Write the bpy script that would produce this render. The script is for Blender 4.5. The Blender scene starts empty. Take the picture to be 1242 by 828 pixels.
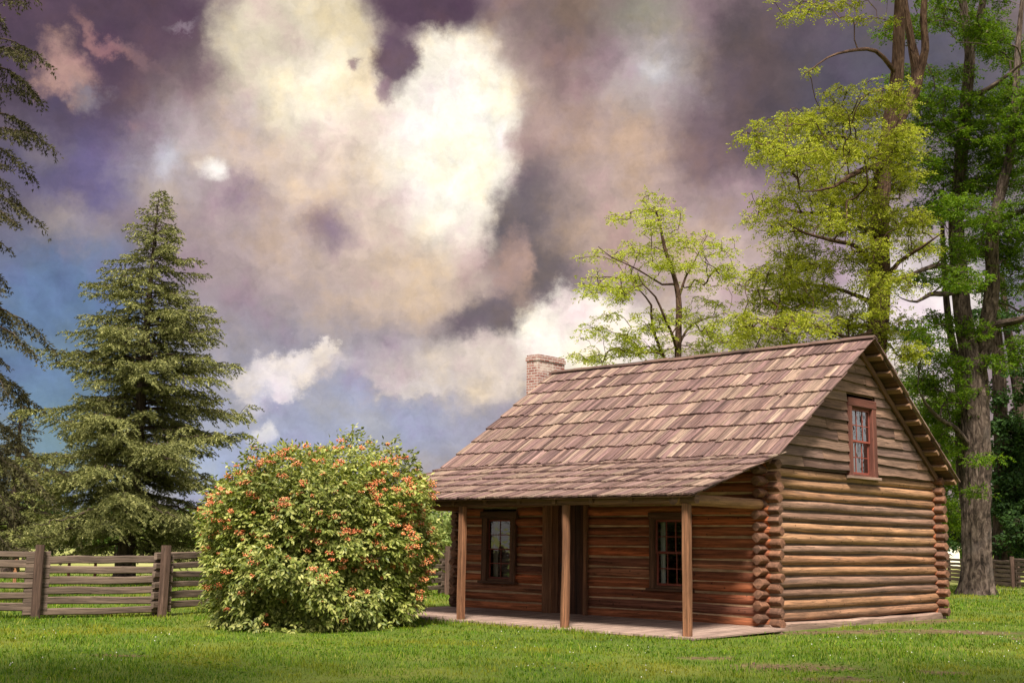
import bpy, math, random
import numpy as np
from mathutils import Matrix, Vector

# ------------------------------------------------------------------ camera
scene = bpy.context.scene
COL = scene.collection
FPX, PIT, ROL, YAW = 1491.63, 0.162024, 0.0145675, -0.755994       # measured on the photo (px at 1242 wide)
CAM = np.array([13.3873, -21.7565, 1.5708])
_F = np.array([math.sin(YAW) * math.cos(PIT), math.cos(YAW) * math.cos(PIT), math.sin(PIT)])
_R = np.cross(_F, [0, 0, 1]); _R /= np.linalg.norm(_R); _U = np.cross(_R, _F)
_R, _U = _R * math.cos(ROL) + _U * math.sin(ROL), -_R * math.sin(ROL) + _U * math.cos(ROL)
cd = bpy.data.cameras.new('camera'); cam = bpy.data.objects.new('camera', cd); COL.objects.link(cam)
cd.sensor_width = 36; cd.lens = FPX / 1242 * 36; cd.clip_end = 3000
cam.matrix_world = Matrix(((_R[0], _U[0], -_F[0], CAM[0]), (_R[1], _U[1], -_F[1], CAM[1]), (_R[2], _U[2], -_F[2], CAM[2]), (0, 0, 0, 1)))
scene.camera = cam

def at(x, y, t):
    """World point at depth t seen at photo pixel (x, y): used to survey where things stand."""
    return CAM + (_F + _R * (x - 621) / FPX - _U * (y - 414) / FPX) * t

# ------------------------------------------------------------------ exposure, sky, sun
EXPO = 0.85
scene.view_settings.view_transform = 'Standard'; scene.view_settings.look = 'None'
scene.view_settings.exposure = EXPO; scene.view_settings.gamma = 1
scene.cycles.max_bounces = 6; scene.cycles.transparent_max_bounces = 6
scene.cycles.diffuse_bounces = 3; scene.cycles.glossy_bounces = 2; scene.cycles.transmission_bounces = 4
scene.cycles.caustics_reflective = False; scene.cycles.caustics_refractive = False
SUN_DIR = np.array([0.50, -0.62, 1.08]); SUN_DIR /= np.linalg.norm(SUN_DIR)
sd = bpy.data.lights.new('sun', 'SUN'); sun = bpy.data.objects.new('sun', sd); COL.objects.link(sun)
sd.energy = 5.0; sd.angle = math.radians(11); sd.color = (1.0, 0.93, 0.82)
sun.rotation_euler = Vector(-SUN_DIR).to_track_quat('-Z', 'Y').to_euler(); sun.location = (20, -30, 40)

def lin(c, s=1 / 255):
    return tuple(((v * s) / 12.92 if v * s < 0.04045 else ((v * s + 0.055) / 1.055) ** 2.4) for v in c)

SKY = [
    (-0.23, 20.43, 33.59, 12.32, 0, 0.1, 138, 116, 124, 1, 1),
    (-10.27, 4.99, 15.67, 6.34, 0, 0.0, 162, 168, 196, 0.97, 1),
    (-20.5, 8.2, 5.6, 7.09, 0, 0.3, 94, 122, 164, 0.97, 1),
    (-20.49, 3.17, 4.85, 4.11, 0, 0.0, 112, 146, 165, 0.8, 1),
    (-21.8, 20.88, 7.46, 4.48, -8, 0.4, 80, 60, 76, 1, 1.3),
    (-18.64, 21.84, 5.04, 3.92, -5, 0.6, 84, 64, 80, 1, 1.0),
    (-16.15, 20.73, 2.46, 2.76, 0, 0.6, 92, 70, 84, 1, 1.0),
    (-22.45, 15.89, 4.11, 5.22, 0, 0.0, 78, 74, 104, 0.8, 1),
    (-19.29, 15.72, 3.55, 3.55, 0, 0.0, 98, 90, 140, 0.85, 1),
    (-21.3, 16.74, 1.49, 1.12, 0, 0.0, 128, 124, 142, 0.5, 1.6),
    (-19.85, 13.68, 2.61, 1.68, 0, 0.0, 158, 150, 156, 0.7, 1.5),
    (-15.9, 16.79, 2.61, 2.8, 0, 0.1, 170, 170, 192, 0.75, 1.3),
    (-17.47, 18.26, 1.49, 1.49, 0, 0.0, 92, 70, 96, 0.6, 1.4),
    (-21.06, 20.4, 1.34, 1.27, 0, 0.2, 190, 154, 144, 0.85, 1.5),
    (-19.55, 21.83, 1.72, 0.45, 28, 0.1, 165, 125, 122, 0.7, 1.5),
    (-18.23, 21.37, 1.57, 0.45, 30, 0.0, 140, 112, 120, 0.5, 1.5),
    (-20.1, 19.55, 1.12, 0.67, 0, 0.0, 150, 145, 160, 0.5, 1.6),
    (-16.2, 23.2, 1.12, 0.34, -15, 0.0, 150, 140, 150, 0.6, 1.7),
    (-17.83, 18.22, 0.52, 0.45, 0, 0.0, 150, 115, 120, 0.4, 1),
    (-7.32, 17.59, 10.08, 6.16, 0, 0.25, 222, 205, 194, 0.95, 1),
    (-12.15, 13.19, 5.6, 3.36, 0, 0.0, 170, 154, 162, 0.75, 1),
    (-6.37, 12.72, 7.09, 3.92, 0, 0.1, 202, 184, 174, 0.85, 1),
    (-4.4, 11.84, 3.73, 2.61, 0, 0.0, 212, 192, 172, 0.7, 1),
    (-10.59, 22.33, 3.88, 4.18, 0, 0.65, 220, 212, 192, 0.97, 1.1),
    (-9.01, 20.45, 3.17, 2.31, 0, 0.2, 253, 246, 230, 0.97, 1),
    (-13.19, 18.67, 1.87, 1.68, 0, 0.0, 196, 182, 192, 0.5, 1.4),
    (-8.95, 14.31, 1.57, 1.57, 0, 0.0, 128, 106, 136, 0.75, 1),
    (-13.02, 15.55, 2.05, 1.12, 0, 0.0, 146, 124, 146, 0.7, 1.4),
    (-14.39, 16.44, 0.67, 0.56, 0, 0.1, 250, 248, 246, 0.95, 0.7),
    (-16.28, 16.93, 0.75, 1.04, 0, 0.0, 200, 205, 222, 0.6, 1),
    (-7.96, 21.86, 0.45, 0.37, 0, 0.2, 132, 104, 122, 0.9, 1.2),
    (1.37, 21.55, 4.48, 4.85, 0, 0.1, 136, 112, 112, 0.85, 1.2),
    (2.96, 24.09, 4.85, 1.49, 0, 0.0, 118, 104, 98, 0.8, 1.2),
    (-3.4, 18.68, 5.22, 6.16, -8, 0.3, 238, 224, 208, 0.95, 1),
    (-3.21, 19.25, 2.99, 5.22, -4, 0.55, 255, 250, 236, 1, 0.9),
    (-3.07, 18.32, 3.73, 4.66, 0, 0.2, 255, 255, 248, 1, 0.7),
    (-0.84, 18.64, 0.37, 0.75, 0, 0.1, 255, 255, 255, 0.9, 0.9),
    (-4.58, 24.85, 3.17, 1.49, 0, 0.5, 88, 66, 82, 1, 0.9),
    (-5.83, 22.38, 1.27, 1.87, -8, 0.45, 94, 72, 90, 0.97, 1.0),
    (-6.25, 20.79, 0.45, 0.67, 0, 0.3, 150, 122, 136, 0.8, 0.8),
    (1.02, 17.27, 1.49, 4.11, 0, 0.1, 160, 130, 128, 0.8, 1.3),
    (1.25, 14.43, 2.39, 3.43, 12, 0.6, 104, 94, 100, 0.97, 0.9),
    (-0.38, 10.12, 3.43, 1.57, -14, 0.6, 108, 96, 104, 0.97, 0.9),
    (-0.03, 12.89, 1.27, 1.49, 0, 0.4, 172, 146, 140, 0.85, 1.5),
    (5.19, 17.26, 4.11, 5.6, 0, 0.2, 192, 170, 162, 0.92, 1),
    (4.4, 14.25, 2.99, 1.87, 0, 0.0, 194, 170, 154, 0.7, 1.2),
    (6.79, 22.04, 3.17, 2.8, 0, 0.0, 188, 184, 186, 0.85, 1),
    (6.79, 21.86, 1.04, 0.82, 0, 0.0, 214, 214, 224, 0.7, 1),
    (6.2, 24.32, 2.61, 1.12, 0, 0.0, 150, 150, 132, 0.7, 1),
    (13.22, 20.47, 5.6, 5.6, 0, 0.2, 84, 70, 77, 0.95, 1.2),
    (9.7, 17.72, 2.24, 2.61, 0, 0.0, 122, 100, 108, 0.7, 1.2),
    (11.16, 23.64, 1.87, 1.87, 0, 0.0, 76, 66, 66, 0.7, 1.2),
    (19.51, 19.61, 7.46, 7.09, 0, 0.2, 80, 80, 96, 0.9, 1),
    (9.63, 12.47, 4.48, 3.73, 0, 0.1, 204, 184, 180, 0.9, 1),
    (10.83, 15.82, 2.24, 1.49, 0, 0.0, 168, 146, 150, 0.7, 1.3),
    (16.05, 14.47, 5.22, 4.48, 0, 0.0, 176, 160, 176, 0.8, 1),
    (22.12, 11.92, 2.61, 4.11, 0, 0.0, 122, 124, 146, 0.85, 1),
    (18.41, 10.14, 3.17, 3.55, 0, 0.3, 240, 234, 238, 0.95, 1),
    (-3.13, 7.84, 5.04, 1.87, 0, 0.3, 204, 194, 190, 0.9, 1.4),
    (-5.86, 8.92, 2.61, 1.12, 0, 0.0, 160, 150, 164, 0.6, 1.3),
    (-0.81, 7.97, 3.17, 1.34, 0, 0.45, 222, 210, 202, 0.85, 1.4),
    (-10.58, 7.88, 1.87, 1.04, 0, 0.5, 232, 226, 230, 0.97, 1.6),
    (-11.65, 6.82, 1.12, 0.82, 0, 0.2, 200, 200, 220, 0.8, 1.5),
    (-11.09, 5.11, 0.67, 0.56, 0, 0.3, 240, 238, 240, 0.95, 1.2),
    (-12.23, 7.36, 0.97, 0.75, 0, 0.4, 222, 218, 226, 0.9, 1.5),
    (-9.27, 8.2, 0.9, 0.67, 0, 0.5, 232, 226, 230, 0.95, 1.5),
    (-10.27, 6.87, 0.97, 0.52, 0, 0.4, 226, 222, 230, 0.9, 1.5),
    (-4.65, 7.04, 2.24, 0.6, 0, 0.4, 214, 206, 206, 0.85, 1.6),
    (-8.31, 7.7, 0.9, 0.67, 0, 0.2, 206, 198, 206, 0.7, 1.5),
    (-6.5, 4.9, 5.6, 1.68, 0, 0.0, 156, 166, 200, 0.8, 1.3),
    (-13.12, 3.04, 5.97, 2.61, 0, 0.0, 160, 178, 214, 0.85, 1),
    (2.98, 9.39, 2.69, 2.31, 0, 0.7, 255, 250, 240, 1, 1.1),
    (4.99, 9.86, 2.99, 1.87, 0, 0.3, 255, 246, 240, 0.95, 1.0),
    (8.26, 9.46, 2.99, 1.87, 0, 0.0, 224, 208, 212, 0.7, 1),
    (0.69, 11.75, 1.27, 0.82, 0, 0.1, 160, 140, 138, 0.5, 1.6),
]
world = bpy.data.worlds.new('World'); scene.world = world; world.use_nodes = True
world.cycles.sampling_method = 'MANUAL'; world.cycles.sample_map_resolution = 512

class NT:
    """Small helper to write node trees."""
    def __init__(s, tree):
        s.t = tree; s.t.nodes.clear()
    def n(s, kind, props=None, **ins):
        nd = s.t.nodes.new(kind)
        for k, v in (props or {}).items(): setattr(nd, k, v)
        for k, v in ins.items():
            key = int(k[1:]) if k[0] == 'i' and k[1:].isdigit() else k.replace('_', ' ')
            s.put(nd.inputs[key], v)
        return nd
    def put(s, sock, v):
        if isinstance(v, bpy.types.NodeSocket): s.t.links.new(v, sock)
        elif isinstance(v, bpy.types.Node): s.t.links.new(v.outputs[0], sock)
        else: sock.default_value = tuple(v) + (1,) if sock.type == 'RGBA' and len(v) == 3 else v
    def m(s, op, a, b=0.0, c=0.0, clamp=False):
        return s.n('ShaderNodeMath', {'operation': op, 'use_clamp': clamp}, i0=a, i1=b, i2=c).outputs[0]
    def vm(s, op, a, b=(0, 0, 0)):
        nd = s.n('ShaderNodeVectorMath', {'operation': op}, i0=a, i1=b)
        return nd.outputs[1] if op in ('LENGTH', 'DOT_PRODUCT') else nd.outputs[0]
    def mix(s, f, a, b, blend='MIX'):
        nd = s.n('ShaderNodeMix', {'data_type': 'RGBA', 'blend_type': blend})
        s.put(nd.inputs[0], f)
        for i, v in ((6, a), (7, b)): s.put(nd.inputs[i], tuple(v) + (1,) if isinstance(v, tuple) and len(v) == 3 else v)
        return nd.outputs[2]
    def noise(s, vec, scale, detail=3.0, rough=0.55, col=False, dist=0.0):
        nd = s.n('ShaderNodeTexNoise', None, Vector=vec, Scale=scale, Detail=detail, Roughness=rough, Distortion=dist)
        return nd.outputs[1] if col else nd.outputs[0]
    def rng(s, v, a, b, c=0.0, d=1.0, smooth=False):
        return s.n('ShaderNodeMapRange', {'interpolation_type': 'SMOOTHSTEP' if smooth else 'LINEAR'}, i0=v, i1=a, i2=b, i3=c, i4=d).outputs[0]
    def ramp(s, v, stops, interp='LINEAR'):
        nd = s.n('ShaderNodeValToRGB', None, i0=v); cr = nd.color_ramp; cr.interpolation = interp
        while len(cr.elements) < len(stops): cr.elements.new(0.5)
        for e, (p, c) in zip(cr.elements, stops): e.position = p; e.color = tuple(c) + (1,)
        return nd.outputs[0]

def build_world():
    t = NT(world.node_tree)
    d = t.n('ShaderNodeTexCoord').outputs['Generated']
    sep = t.n('ShaderNodeSeparateXYZ', None, i0=d)
    x, y, z = sep.outputs
    az = t.m('ADD', t.m('MULTIPLY', t.m('ARCTAN2', x, y), 180 / math.pi), 43.3)      # degrees along the horizon
    el = t.m('MULTIPLY', t.m('ARCSINE', t.m('MINIMUM', t.m('MAXIMUM', z, -1.0), 1.0)), 180 / math.pi)
    p = t.n('ShaderNodeCombineXYZ', None, i0=az, i1=el, i2=0.0).outputs[0]
    w1 = t.vm('SUBTRACT', t.noise(p, 0.42, 9, 0.68, True), (0.5, 0.5, 0.5))
    w2 = t.vm('SUBTRACT', t.noise(p, 0.13, 2, 0.5, True), (0.5, 0.5, 0.5))
    w1 = t.n('ShaderNodeVectorMath', {'operation': 'SCALE'}, i0=w1, Scale=2.6).outputs[0]
    w2 = t.n('ShaderNodeVectorMath', {'operation': 'SCALE'}, i0=w2, Scale=2.2).outputs[0]
    warp = t.vm('ADD', w1, w2)
    col = None
    for (a, e, ra, re, rot, inner, r, g, b, op, wf) in SKY:
        wv = t.n('ShaderNodeVectorMath', {'operation': 'SCALE'}, i0=warp, Scale=wf).outputs[0]
        q = t.vm('ADD', p, wv)
        mp = t.n('ShaderNodeMapping', {'vector_type': 'TEXTURE'}, Vector=q, Location=(a, e, 0), Rotation=(0, 0, math.radians(-rot)), Scale=(ra * 1.25, re * 1.25, 100))
        ln = t.vm('LENGTH', mp.outputs[0])
        f = t.rng(ln, 1.0, inner * 0.92, 0.0, op, True)
        c = lin((r, g, b))
        if col is None: col = t.mix(f, lin((150, 136, 138)), c)
        else: col = t.mix(f, col, c)
    # fine structure of the cloud deck
    n1 = t.noise(t.vm('ADD', p, w1), 0.6, 9, 0.66)
    mp = t.n('ShaderNodeMapping', None, Vector=p, Scale=(0.35, 2.2, 1))
    n2 = t.noise(mp.outputs[0], 1.0, 4, 0.6)
    v = t.m('MULTIPLY', t.rng(n1, 0.25, 0.75, 0.76, 1.30), t.rng(n2, 0.25, 0.75, 0.97, 1.03))
    col = t.mix(1.0, col, t.n('ShaderNodeCombineColor', None, i0=v, i1=v, i2=v).outputs[0], 'MULTIPLY')
    tint = t.noise(t.vm('ADD', p, (40, 7, 3)), 0.3, 4, 0.6)
    col = t.mix(t.rng(tint, 0.46, 0.68, 0, 0.8, True), col, t.mix(1.0, col, (1.12, 1.05, 0.84), 'MULTIPLY'))
    col = t.mix(t.rng(tint, 0.50, 0.30, 0, 0.8, True), col, t.mix(1.0, col, (0.96, 0.84, 0.96), 'MULTIPLY'))
    sky = t.n('ShaderNodeTexSky', {'sky_type': 'NISHITA', 'sun_disc': False, 'sun_elevation': math.asin(SUN_DIR[2]),
                                   'sun_rotation': math.atan2(SUN_DIR[0], SUN_DIR[1]), 'dust_density': 2.0})
    col = t.mix(1.0, col, (1.06, 1.0, .93), 'MULTIPLY')
    k = 2 ** -EXPO / 0.1
    clouds = t.mix(1.0, col, (k, k, k), 'MULTIPLY')
    # overhead and behind the viewer the deck is a brighter, thinner overcast
    over = t.m('MAXIMUM', t.rng(el, 26.0, 50.0, 0, 1, True), t.rng(t.m('ABSOLUTE', az), 34.0, 70.0, 0, 1, True))
    warm = t.mix(0.72, sky.outputs[0], t.mix(1.0, (4.9, 4.4, 4.1), t.n('ShaderNodeCombineColor', None, i0=v, i1=v, i2=v).outputs[0], 'MULTIPLY'))
    out = t.mix(over, t.mix(0.04, clouds, sky.outputs[0]), warm)
    bg = t.n('ShaderNodeBackground', None, Color=out, Strength=0.1)
    t.n('ShaderNodeOutputWorld', None, Surface=bg.outputs[0])
build_world()

# ------------------------------------------------------------------ numeric helpers
RNG = np.random.default_rng(11); random.seed(11)

def hash3(i, j, k):
    v = np.sin(i * 127.1 + j * 311.7 + k * 74.7) * 43758.5453
    return v - np.floor(v)
def vnoise(p):
    p = np.asarray(p, float); i = np.floor(p); f = p - i; f = f * f * (3 - 2 * f)
    r = 0
    for a in (0, 1):
        for b in (0, 1):
            for c in (0, 1):
                w = (f[..., 0] if a else 1 - f[..., 0]) * (f[..., 1] if b else 1 - f[..., 1]) * (f[..., 2] if c else 1 - f[..., 2])
                r = r + w * hash3(i[..., 0] + a, i[..., 1] + b, i[..., 2] + c)
    return r
def unit(v):
    v = np.asarray(v, float); return v / (np.linalg.norm(v, axis=-1, keepdims=True) + 1e-12)
def ground_z(x, y):
    x = np.asarray(x, float); y = np.asarray(y, float)
    n = vnoise(np.stack([x * 0.22, y * 0.22, x * 0], -1)) - 0.5
    far = np.clip((np.hypot(x - CAM[0], y - CAM[1]) - 12) / 10, 0, 1)
    return -0.10 + 0.10 * n * (0.4 + 0.6 * far) * np.where((x > -11) & (x < 1.5) & (y > -4.5) & (y < 10), 0.15, 1)

class MB:
    """Collects shapes; build() links them as ONE mesh object."""
    def __init__(s): s.V = []; s.n = 0; s.F = {}
    def add(s, V, F, UV=None, mat=0, smooth=False):
        V = np.asarray(V, float).reshape(-1, 3); F = np.asarray(F, int)
        if UV is None: UV = np.zeros(F.shape + (2,))
        s.F.setdefault(F.shape[1], []).append((F + s.n, np.asarray(UV, float), np.full(len(F), mat), np.full(len(F), smooth)))
        s.V.append(V); s.n += len(V)
    def build(s, name, mats, parent=None):
        me = bpy.data.meshes.new(name); V = np.concatenate(s.V)
        li, uv, tot, mi, sm = [], [], [], [], []
        for k, L in s.F.items():
            for F, UV, M, S in L:
                li.append(F.ravel()); uv.append(UV.reshape(-1, 2)); tot.append(np.full(len(F), k)); mi.append(M); sm.append(S)
        li = np.concatenate(li); uv = np.concatenate(uv); tot = np.concatenate(tot); mi = np.concatenate(mi); sm = np.concatenate(sm)
        me.vertices.add(len(V)); me.vertices.foreach_set('co', V.astype(np.float32).ravel())
        me.loops.add(len(li)); me.loops.foreach_set('vertex_index', li.astype(np.int32))
        me.polygons.add(len(tot)); me.polygons.foreach_set('loop_start', np.concatenate([[0], np.cumsum(tot)[:-1]]).astype(np.int32))
        me.polygons.foreach_set('loop_total', tot.astype(np.int32))
        me.polygons.foreach_set('material_index', mi.astype(np.int32)); me.polygons.foreach_set('use_smooth', sm.astype(bool))
        ul = me.uv_layers.new(name='UVMap'); ul.data.foreach_set('uv', uv.astype(np.float32).ravel())
        for m in (mats if isinstance(mats, (list, tuple)) else [mats]): me.materials.append(m)
        me.update(calc_edges=True); me.validate()
        o = bpy.data.objects.new(name, me); COL.objects.link(o)
        if parent is not None:
            o.parent = parent; o.matrix_parent_inverse = Matrix.Translation(-Vector(world_loc(parent)))
        return o

def world_loc(o):
    return Vector((0, 0, 0)) if o is None else (o.location if o.parent is None else world_loc(o.parent) * 0 + o.location + (world_loc(o.parent) if o.type == 'EMPTY' else Vector((0, 0, 0))))

def thing(name, label, cat, loc, group=None):
    o = bpy.data.objects.new(name, None); COL.objects.link(o); o.location = tuple(float(v) for v in loc)
    o.empty_display_size = 0.3; o['label'] = label; o['category'] = cat
    if group: o['group'] = group
    bpy.context.view_layer.update()
    return o
def tag(o, label, cat, group=None, kind=None):
    if label: o['label'] = label
    if cat: o['category'] = cat
    if group: o['group'] = group
    if kind: o['kind'] = kind
    return o
def copy_tree(o, dloc=None, rz=0.0, sc=1.0, label=None):
    r = o.copy(); COL.objects.link(r)
    if dloc is not None: r.location = dloc
    r.rotation_euler = (0, 0, rz); r.scale = (sc, sc, sc)
    if label: r['label'] = label
    for ch in list(o.children):
        c = ch.copy(); COL.objects.link(c); c.parent = r; c.matrix_parent_inverse = ch.matrix_parent_inverse.copy()
        for g in list(ch.children):
            e = g.copy(); COL.objects.link(e); e.parent = c; e.matrix_parent_inverse = g.matrix_parent_inverse.copy()
    return r

def frame_of(d):
    d = unit(d); ref = np.array([0, 0, 1.0]) if abs(d[2]) < 0.95 else np.array([0, 1.0, 0])
    s = unit(np.cross(d, ref)); return d, s, np.cross(s, d)

def beam(mb, A, B, w, h, bev=0.15, seg=None, wob=0.0, mat=0, up=None, capmat=None, taper=1.0):
    """A board or timber from A to B, w wide and h high, edges eased, slightly crooked."""
    A = np.asarray(A, float); B = np.asarray(B, float); L = np.linalg.norm(B - A)
    d, s, u = frame_of(B - A)
    if up is not None: u = unit(np.asarray(up, float) - d * np.dot(up, d)); s = np.cross(d, u)
    b = bev * min(w, h)
    if b > 1e-5:
        pr = np.array([(-w / 2 + b, -h / 2), (w / 2 - b, -h / 2), (w / 2, -h / 2 + b), (w / 2, h / 2 - b), (w / 2 - b, h / 2), (-w / 2 + b, h / 2), (-w / 2, h / 2 - b), (-w / 2, -h / 2 + b)])
    else:
        pr = np.array([(-w / 2, -h / 2), (w / 2, -h / 2), (w / 2, h / 2), (-w / 2, h / 2)])
    k = len(pr); seg = seg or max(1, int(L / 0.5)) if wob else (seg or 1)
    off = random.random() * 200; off2 = random.random() * 50
    V, per = [], np.concatenate([[0], np.cumsum(np.linalg.norm(np.roll(pr, -1, 0) - pr, axis=1))])
    for i in range(seg + 1):
        t = i / seg; c = A + (B - A) * t; sc = 1 + (taper - 1) * t
        if wob:
            c = c + s * (random.random() - .5) * 2 * wob + u * (random.random() - .5) * 2 * wob; sc *= 1 + (random.random() - .5) * 1.2 * wob / max(w, h)
        for q in pr: V.append(c + s * q[0] * sc + u * q[1] * sc)
    F, UV = [], []
    for i in range(seg):
        for j in range(k):
            j2 = (j + 1) % k
            F.append((i * k + j, i * k + j2, (i + 1) * k + j2, (i + 1) * k + j))
            t0, t1 = off + L * i / seg, off + L * (i + 1) / seg
            UV.append(((t0, off2 + per[j]), (t0, off2 + per[j + 1]), (t1, off2 + per[j + 1]), (t1, off2 + per[j])))
    mb.add(V, F, UV, mat)
    n0 = mb.n - len(V)
    # caps share the side vertices
    cm = mat if capmat is None else capmat
    for ring, rev in ((0, True), (seg, False)):
        idx = [n0 + ring * k + j for j in range(k)]
        if rev: idx = idx[::-1]
        mb.F.setdefault(k, []).append((np.array([idx]), np.array([[(off + q[0], off2 + q[1]) for q in (pr[::-1] if rev else pr)]]), np.array([cm]), np.array([False])))

def box(mb, x0, x1, y0, y1, z0, z1, mat=0):
    """Axis box, grain along its longest side."""
    c = np.array([(x0 + x1) / 2, (y0 + y1) / 2, (z0 + z1) / 2]); s = np.array([x1 - x0, y1 - y0, z1 - z0])
    a = int(np.argmax(s)); d = np.zeros(3); d[a] = s[a] / 2
    if a == 2: beam(mb, c - d, c + d, s[0], s[1], 0.06, mat=mat, up=(0, 1, 0))
    elif a == 0: beam(mb, c - d, c + d, s[1], s[2], 0.06, mat=mat, up=(0, 0, 1))
    else: beam(mb, c - d, c + d, s[0], s[2], 0.06, mat=mat, up=(0, 0, 1))

def log(mb, A, B, r, hewn=(True, True), mat=0, endmat=1, taper=0.0):
    """A peeled log whose ends are hewn to a rounded diamond where it is notched over its neighbours."""
    A = np.asarray(A, float); B = np.asarray(B, float); L = np.linalg.norm(B - A); d, s, u = frame_of(B - A)
    n = 14; ts = np.unique(np.concatenate([np.arange(0, L, 0.22), [L]] + ([[0, .06, .14, .24, .3, .36]] if hewn[0] else []) + ([L - np.array([0, .06, .14, .24, .3, .36])] if hewn[1] else [])))
    ts = ts[(ts >= 0) & (ts <= L)]; m = len(ts); th = np.arange(n) / n * 2 * math.pi
    o = np.random.default_rng(random.randrange(1 << 30)).random(3) * 100
    T, TH = np.meshgrid(ts, th, indexing='ij')
    rad = r * (1 + 0.13 * (vnoise(np.stack([T * 0.9 + o[0], np.cos(TH) * 0.8 + o[1], np.sin(TH) * .8 + o[2]], -1)) - .5)
               + 0.05 * (vnoise(np.stack([T * 5 + o[0], np.cos(TH) * 2 + o[1], np.sin(TH) * 2 + o[2]], -1)) - .5)) * (1 + taper * (T / max(L, .1) - .5))
    dm = 1.08 * r / (np.abs(np.cos(TH)) + np.abs(np.sin(TH))); dm = dm * .8 + .2 * r
    k = np.zeros_like(T)
    if hewn[0]: k = np.maximum(k, np.clip((.34 - T) / .1, 0, 1))
    if hewn[1]: k = np.maximum(k, np.clip((.34 - (L - T)) / .1, 0, 1))
    jit = 1 + (random.random() - .5) * .14
    rad = rad * (1 - k) + dm * k * jit
    wy = (vnoise(np.stack([ts * .5 + o[0], ts * 0 + o[1], ts * 0], -1)) - .5) * .035; wz = (vnoise(np.stack([ts * .5 + o[2], ts * 0 + o[0], ts * 0 + 5], -1)) - .5) * .035
    tilt = [(random.random() - .5) * .5 for _ in range(4)]
    tt = T.copy()
    for e, hw in enumerate(hewn):
        if hw:
            row = 0 if e == 0 else m - 1
            tt[row] = T[row] + rad[row] * (np.cos(th) * tilt[2 * e] + np.sin(th) * tilt[2 * e + 1]) * .6
    V = A + d * tt[..., None] + s * (np.cos(TH) * rad + wy[:, None])[..., None] + u * (np.sin(TH) * rad + wz[:, None])[..., None]
    i, j = np.meshgrid(np.arange(m - 1), np.arange(n), indexing='ij'); j2 = (j + 1) % n
    F = np.stack([i * n + j, i * n + j2, (i + 1) * n + j2, (i + 1) * n + j], -1).reshape(-1, 4)
    uo, vo = random.random() * 300, random.random() * 50
    vv = lambda jj: vo + jj / n * 2 * math.pi * r
    UV = np.stack([np.stack([uo + ts[i], vv(j)], -1), np.stack([uo + ts[i], vv(j + 1)], -1), np.stack([uo + ts[i + 1], vv(j + 1)], -1), np.stack([uo + ts[i + 1], vv(j)], -1)], -2).reshape(-1, 4, 2)
    mb.add(V, F[:, ::-1], UV[:, ::-1], mat, smooth=True)
    mb.F[4][-1] = mb.F[4][-1][:2] + (np.where(k[:-1].ravel() > .5, endmat, mat),) + mb.F[4][-1][3:]
    n0 = mb.n - m * n
    for e in (0, 1):
        row = 0 if e == 0 else m - 1
        idx = np.arange(n) + row * n + n0; ring = V[row]; cen = ring.mean(0) + d * (-.012 if e == 0 else .012)
        mb.V.append(cen[None]); ci = mb.n; mb.n += 1
        tri = [(ci, idx[q], idx[(q + 1) % n]) if e == 0 else (ci, idx[(q + 1) % n], idx[q]) for q in range(n)]
        cu = random.random() * 40; uvt = [((cu, 0), (cu + math.cos(th[q]) * r, math.sin(th[q]) * r), (cu + math.cos(th[(q + 1) % n]) * r, math.sin(th[(q + 1) % n]) * r)) for q in range(n)]
        mb.F.setdefault(3, []).append((np.array(tri), np.array(uvt), np.full(n, endmat), np.full(n, False)))

def tube(mb, P, rad, sides=6, mat=0, bark=0.0, cap=True):
    P = np.asarray(P, float); rad = np.asarray(rad, float); m = len(P)
    T = np.gradient(P, axis=0); T = unit(T)
    ref = np.array([0.3, 0.9, 0.1]); N = np.zeros_like(P)
    v = np.cross(T[0], ref); v /= np.linalg.norm(v)
    for i in range(m):
        v = v - T[i] * np.dot(v, T[i]); v /= np.linalg.norm(v) + 1e-9; N[i] = v
    Bn = np.cross(T, N); th = np.arange(sides) / sides * 2 * math.pi
    s = np.concatenate([[0], np.cumsum(np.linalg.norm(np.diff(P, axis=0), axis=1))])
    R = np.repeat(rad[:, None], sides, 1)
    if bark:
        C, S = np.cos(th)[None] * np.ones((m, 1)), np.sin(th)[None] * np.ones((m, 1)); Z = s[:, None] * np.ones((1, sides))
        q = vnoise(np.stack([C * 5.5 + Z * .15, S * 5.5 + 7, Z * .8], -1)); q2 = vnoise(np.stack([C * 11 + 3, S * 11 - Z * .2, Z * 1.6 + 9], -1))
        lo = vnoise(np.stack([C * 1.1, S * 1.1 + 30, Z * .35], -1))
        R = R * (1 + bark * (-(1 - np.abs(2 * q - 1)) ** 3 * 1.0 - .6 * (1 - np.abs(2 * q2 - 1)) ** 2 + .9 * (lo - .5) + .55))
    V = P[:, None] + N[:, None] * (np.cos(th)[None, :, None] * R[..., None]) + Bn[:, None] * (np.sin(th)[None, :, None] * R[..., None])
    i, j = np.meshgrid(np.arange(m - 1), np.arange(sides), indexing='ij'); j2 = (j + 1) % sides
    F = np.stack([i * sides + j, i * sides + j2, (i + 1) * sides + j2, (i + 1) * sides + j], -1).reshape(-1, 4)
    cir = 2 * math.pi * max(rad.mean(), .01); uo = random.random() * 50
    UV = np.stack([np.stack([uo + s[i], j / sides * cir], -1), np.stack([uo + s[i], (j + 1) / sides * cir], -1), np.stack([uo + s[i + 1], (j + 1) / sides * cir], -1), np.stack([uo + s[i + 1], j / sides * cir], -1)], -2).reshape(-1, 4, 2)
    mb.add(V, F, UV, mat, smooth=True)

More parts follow.
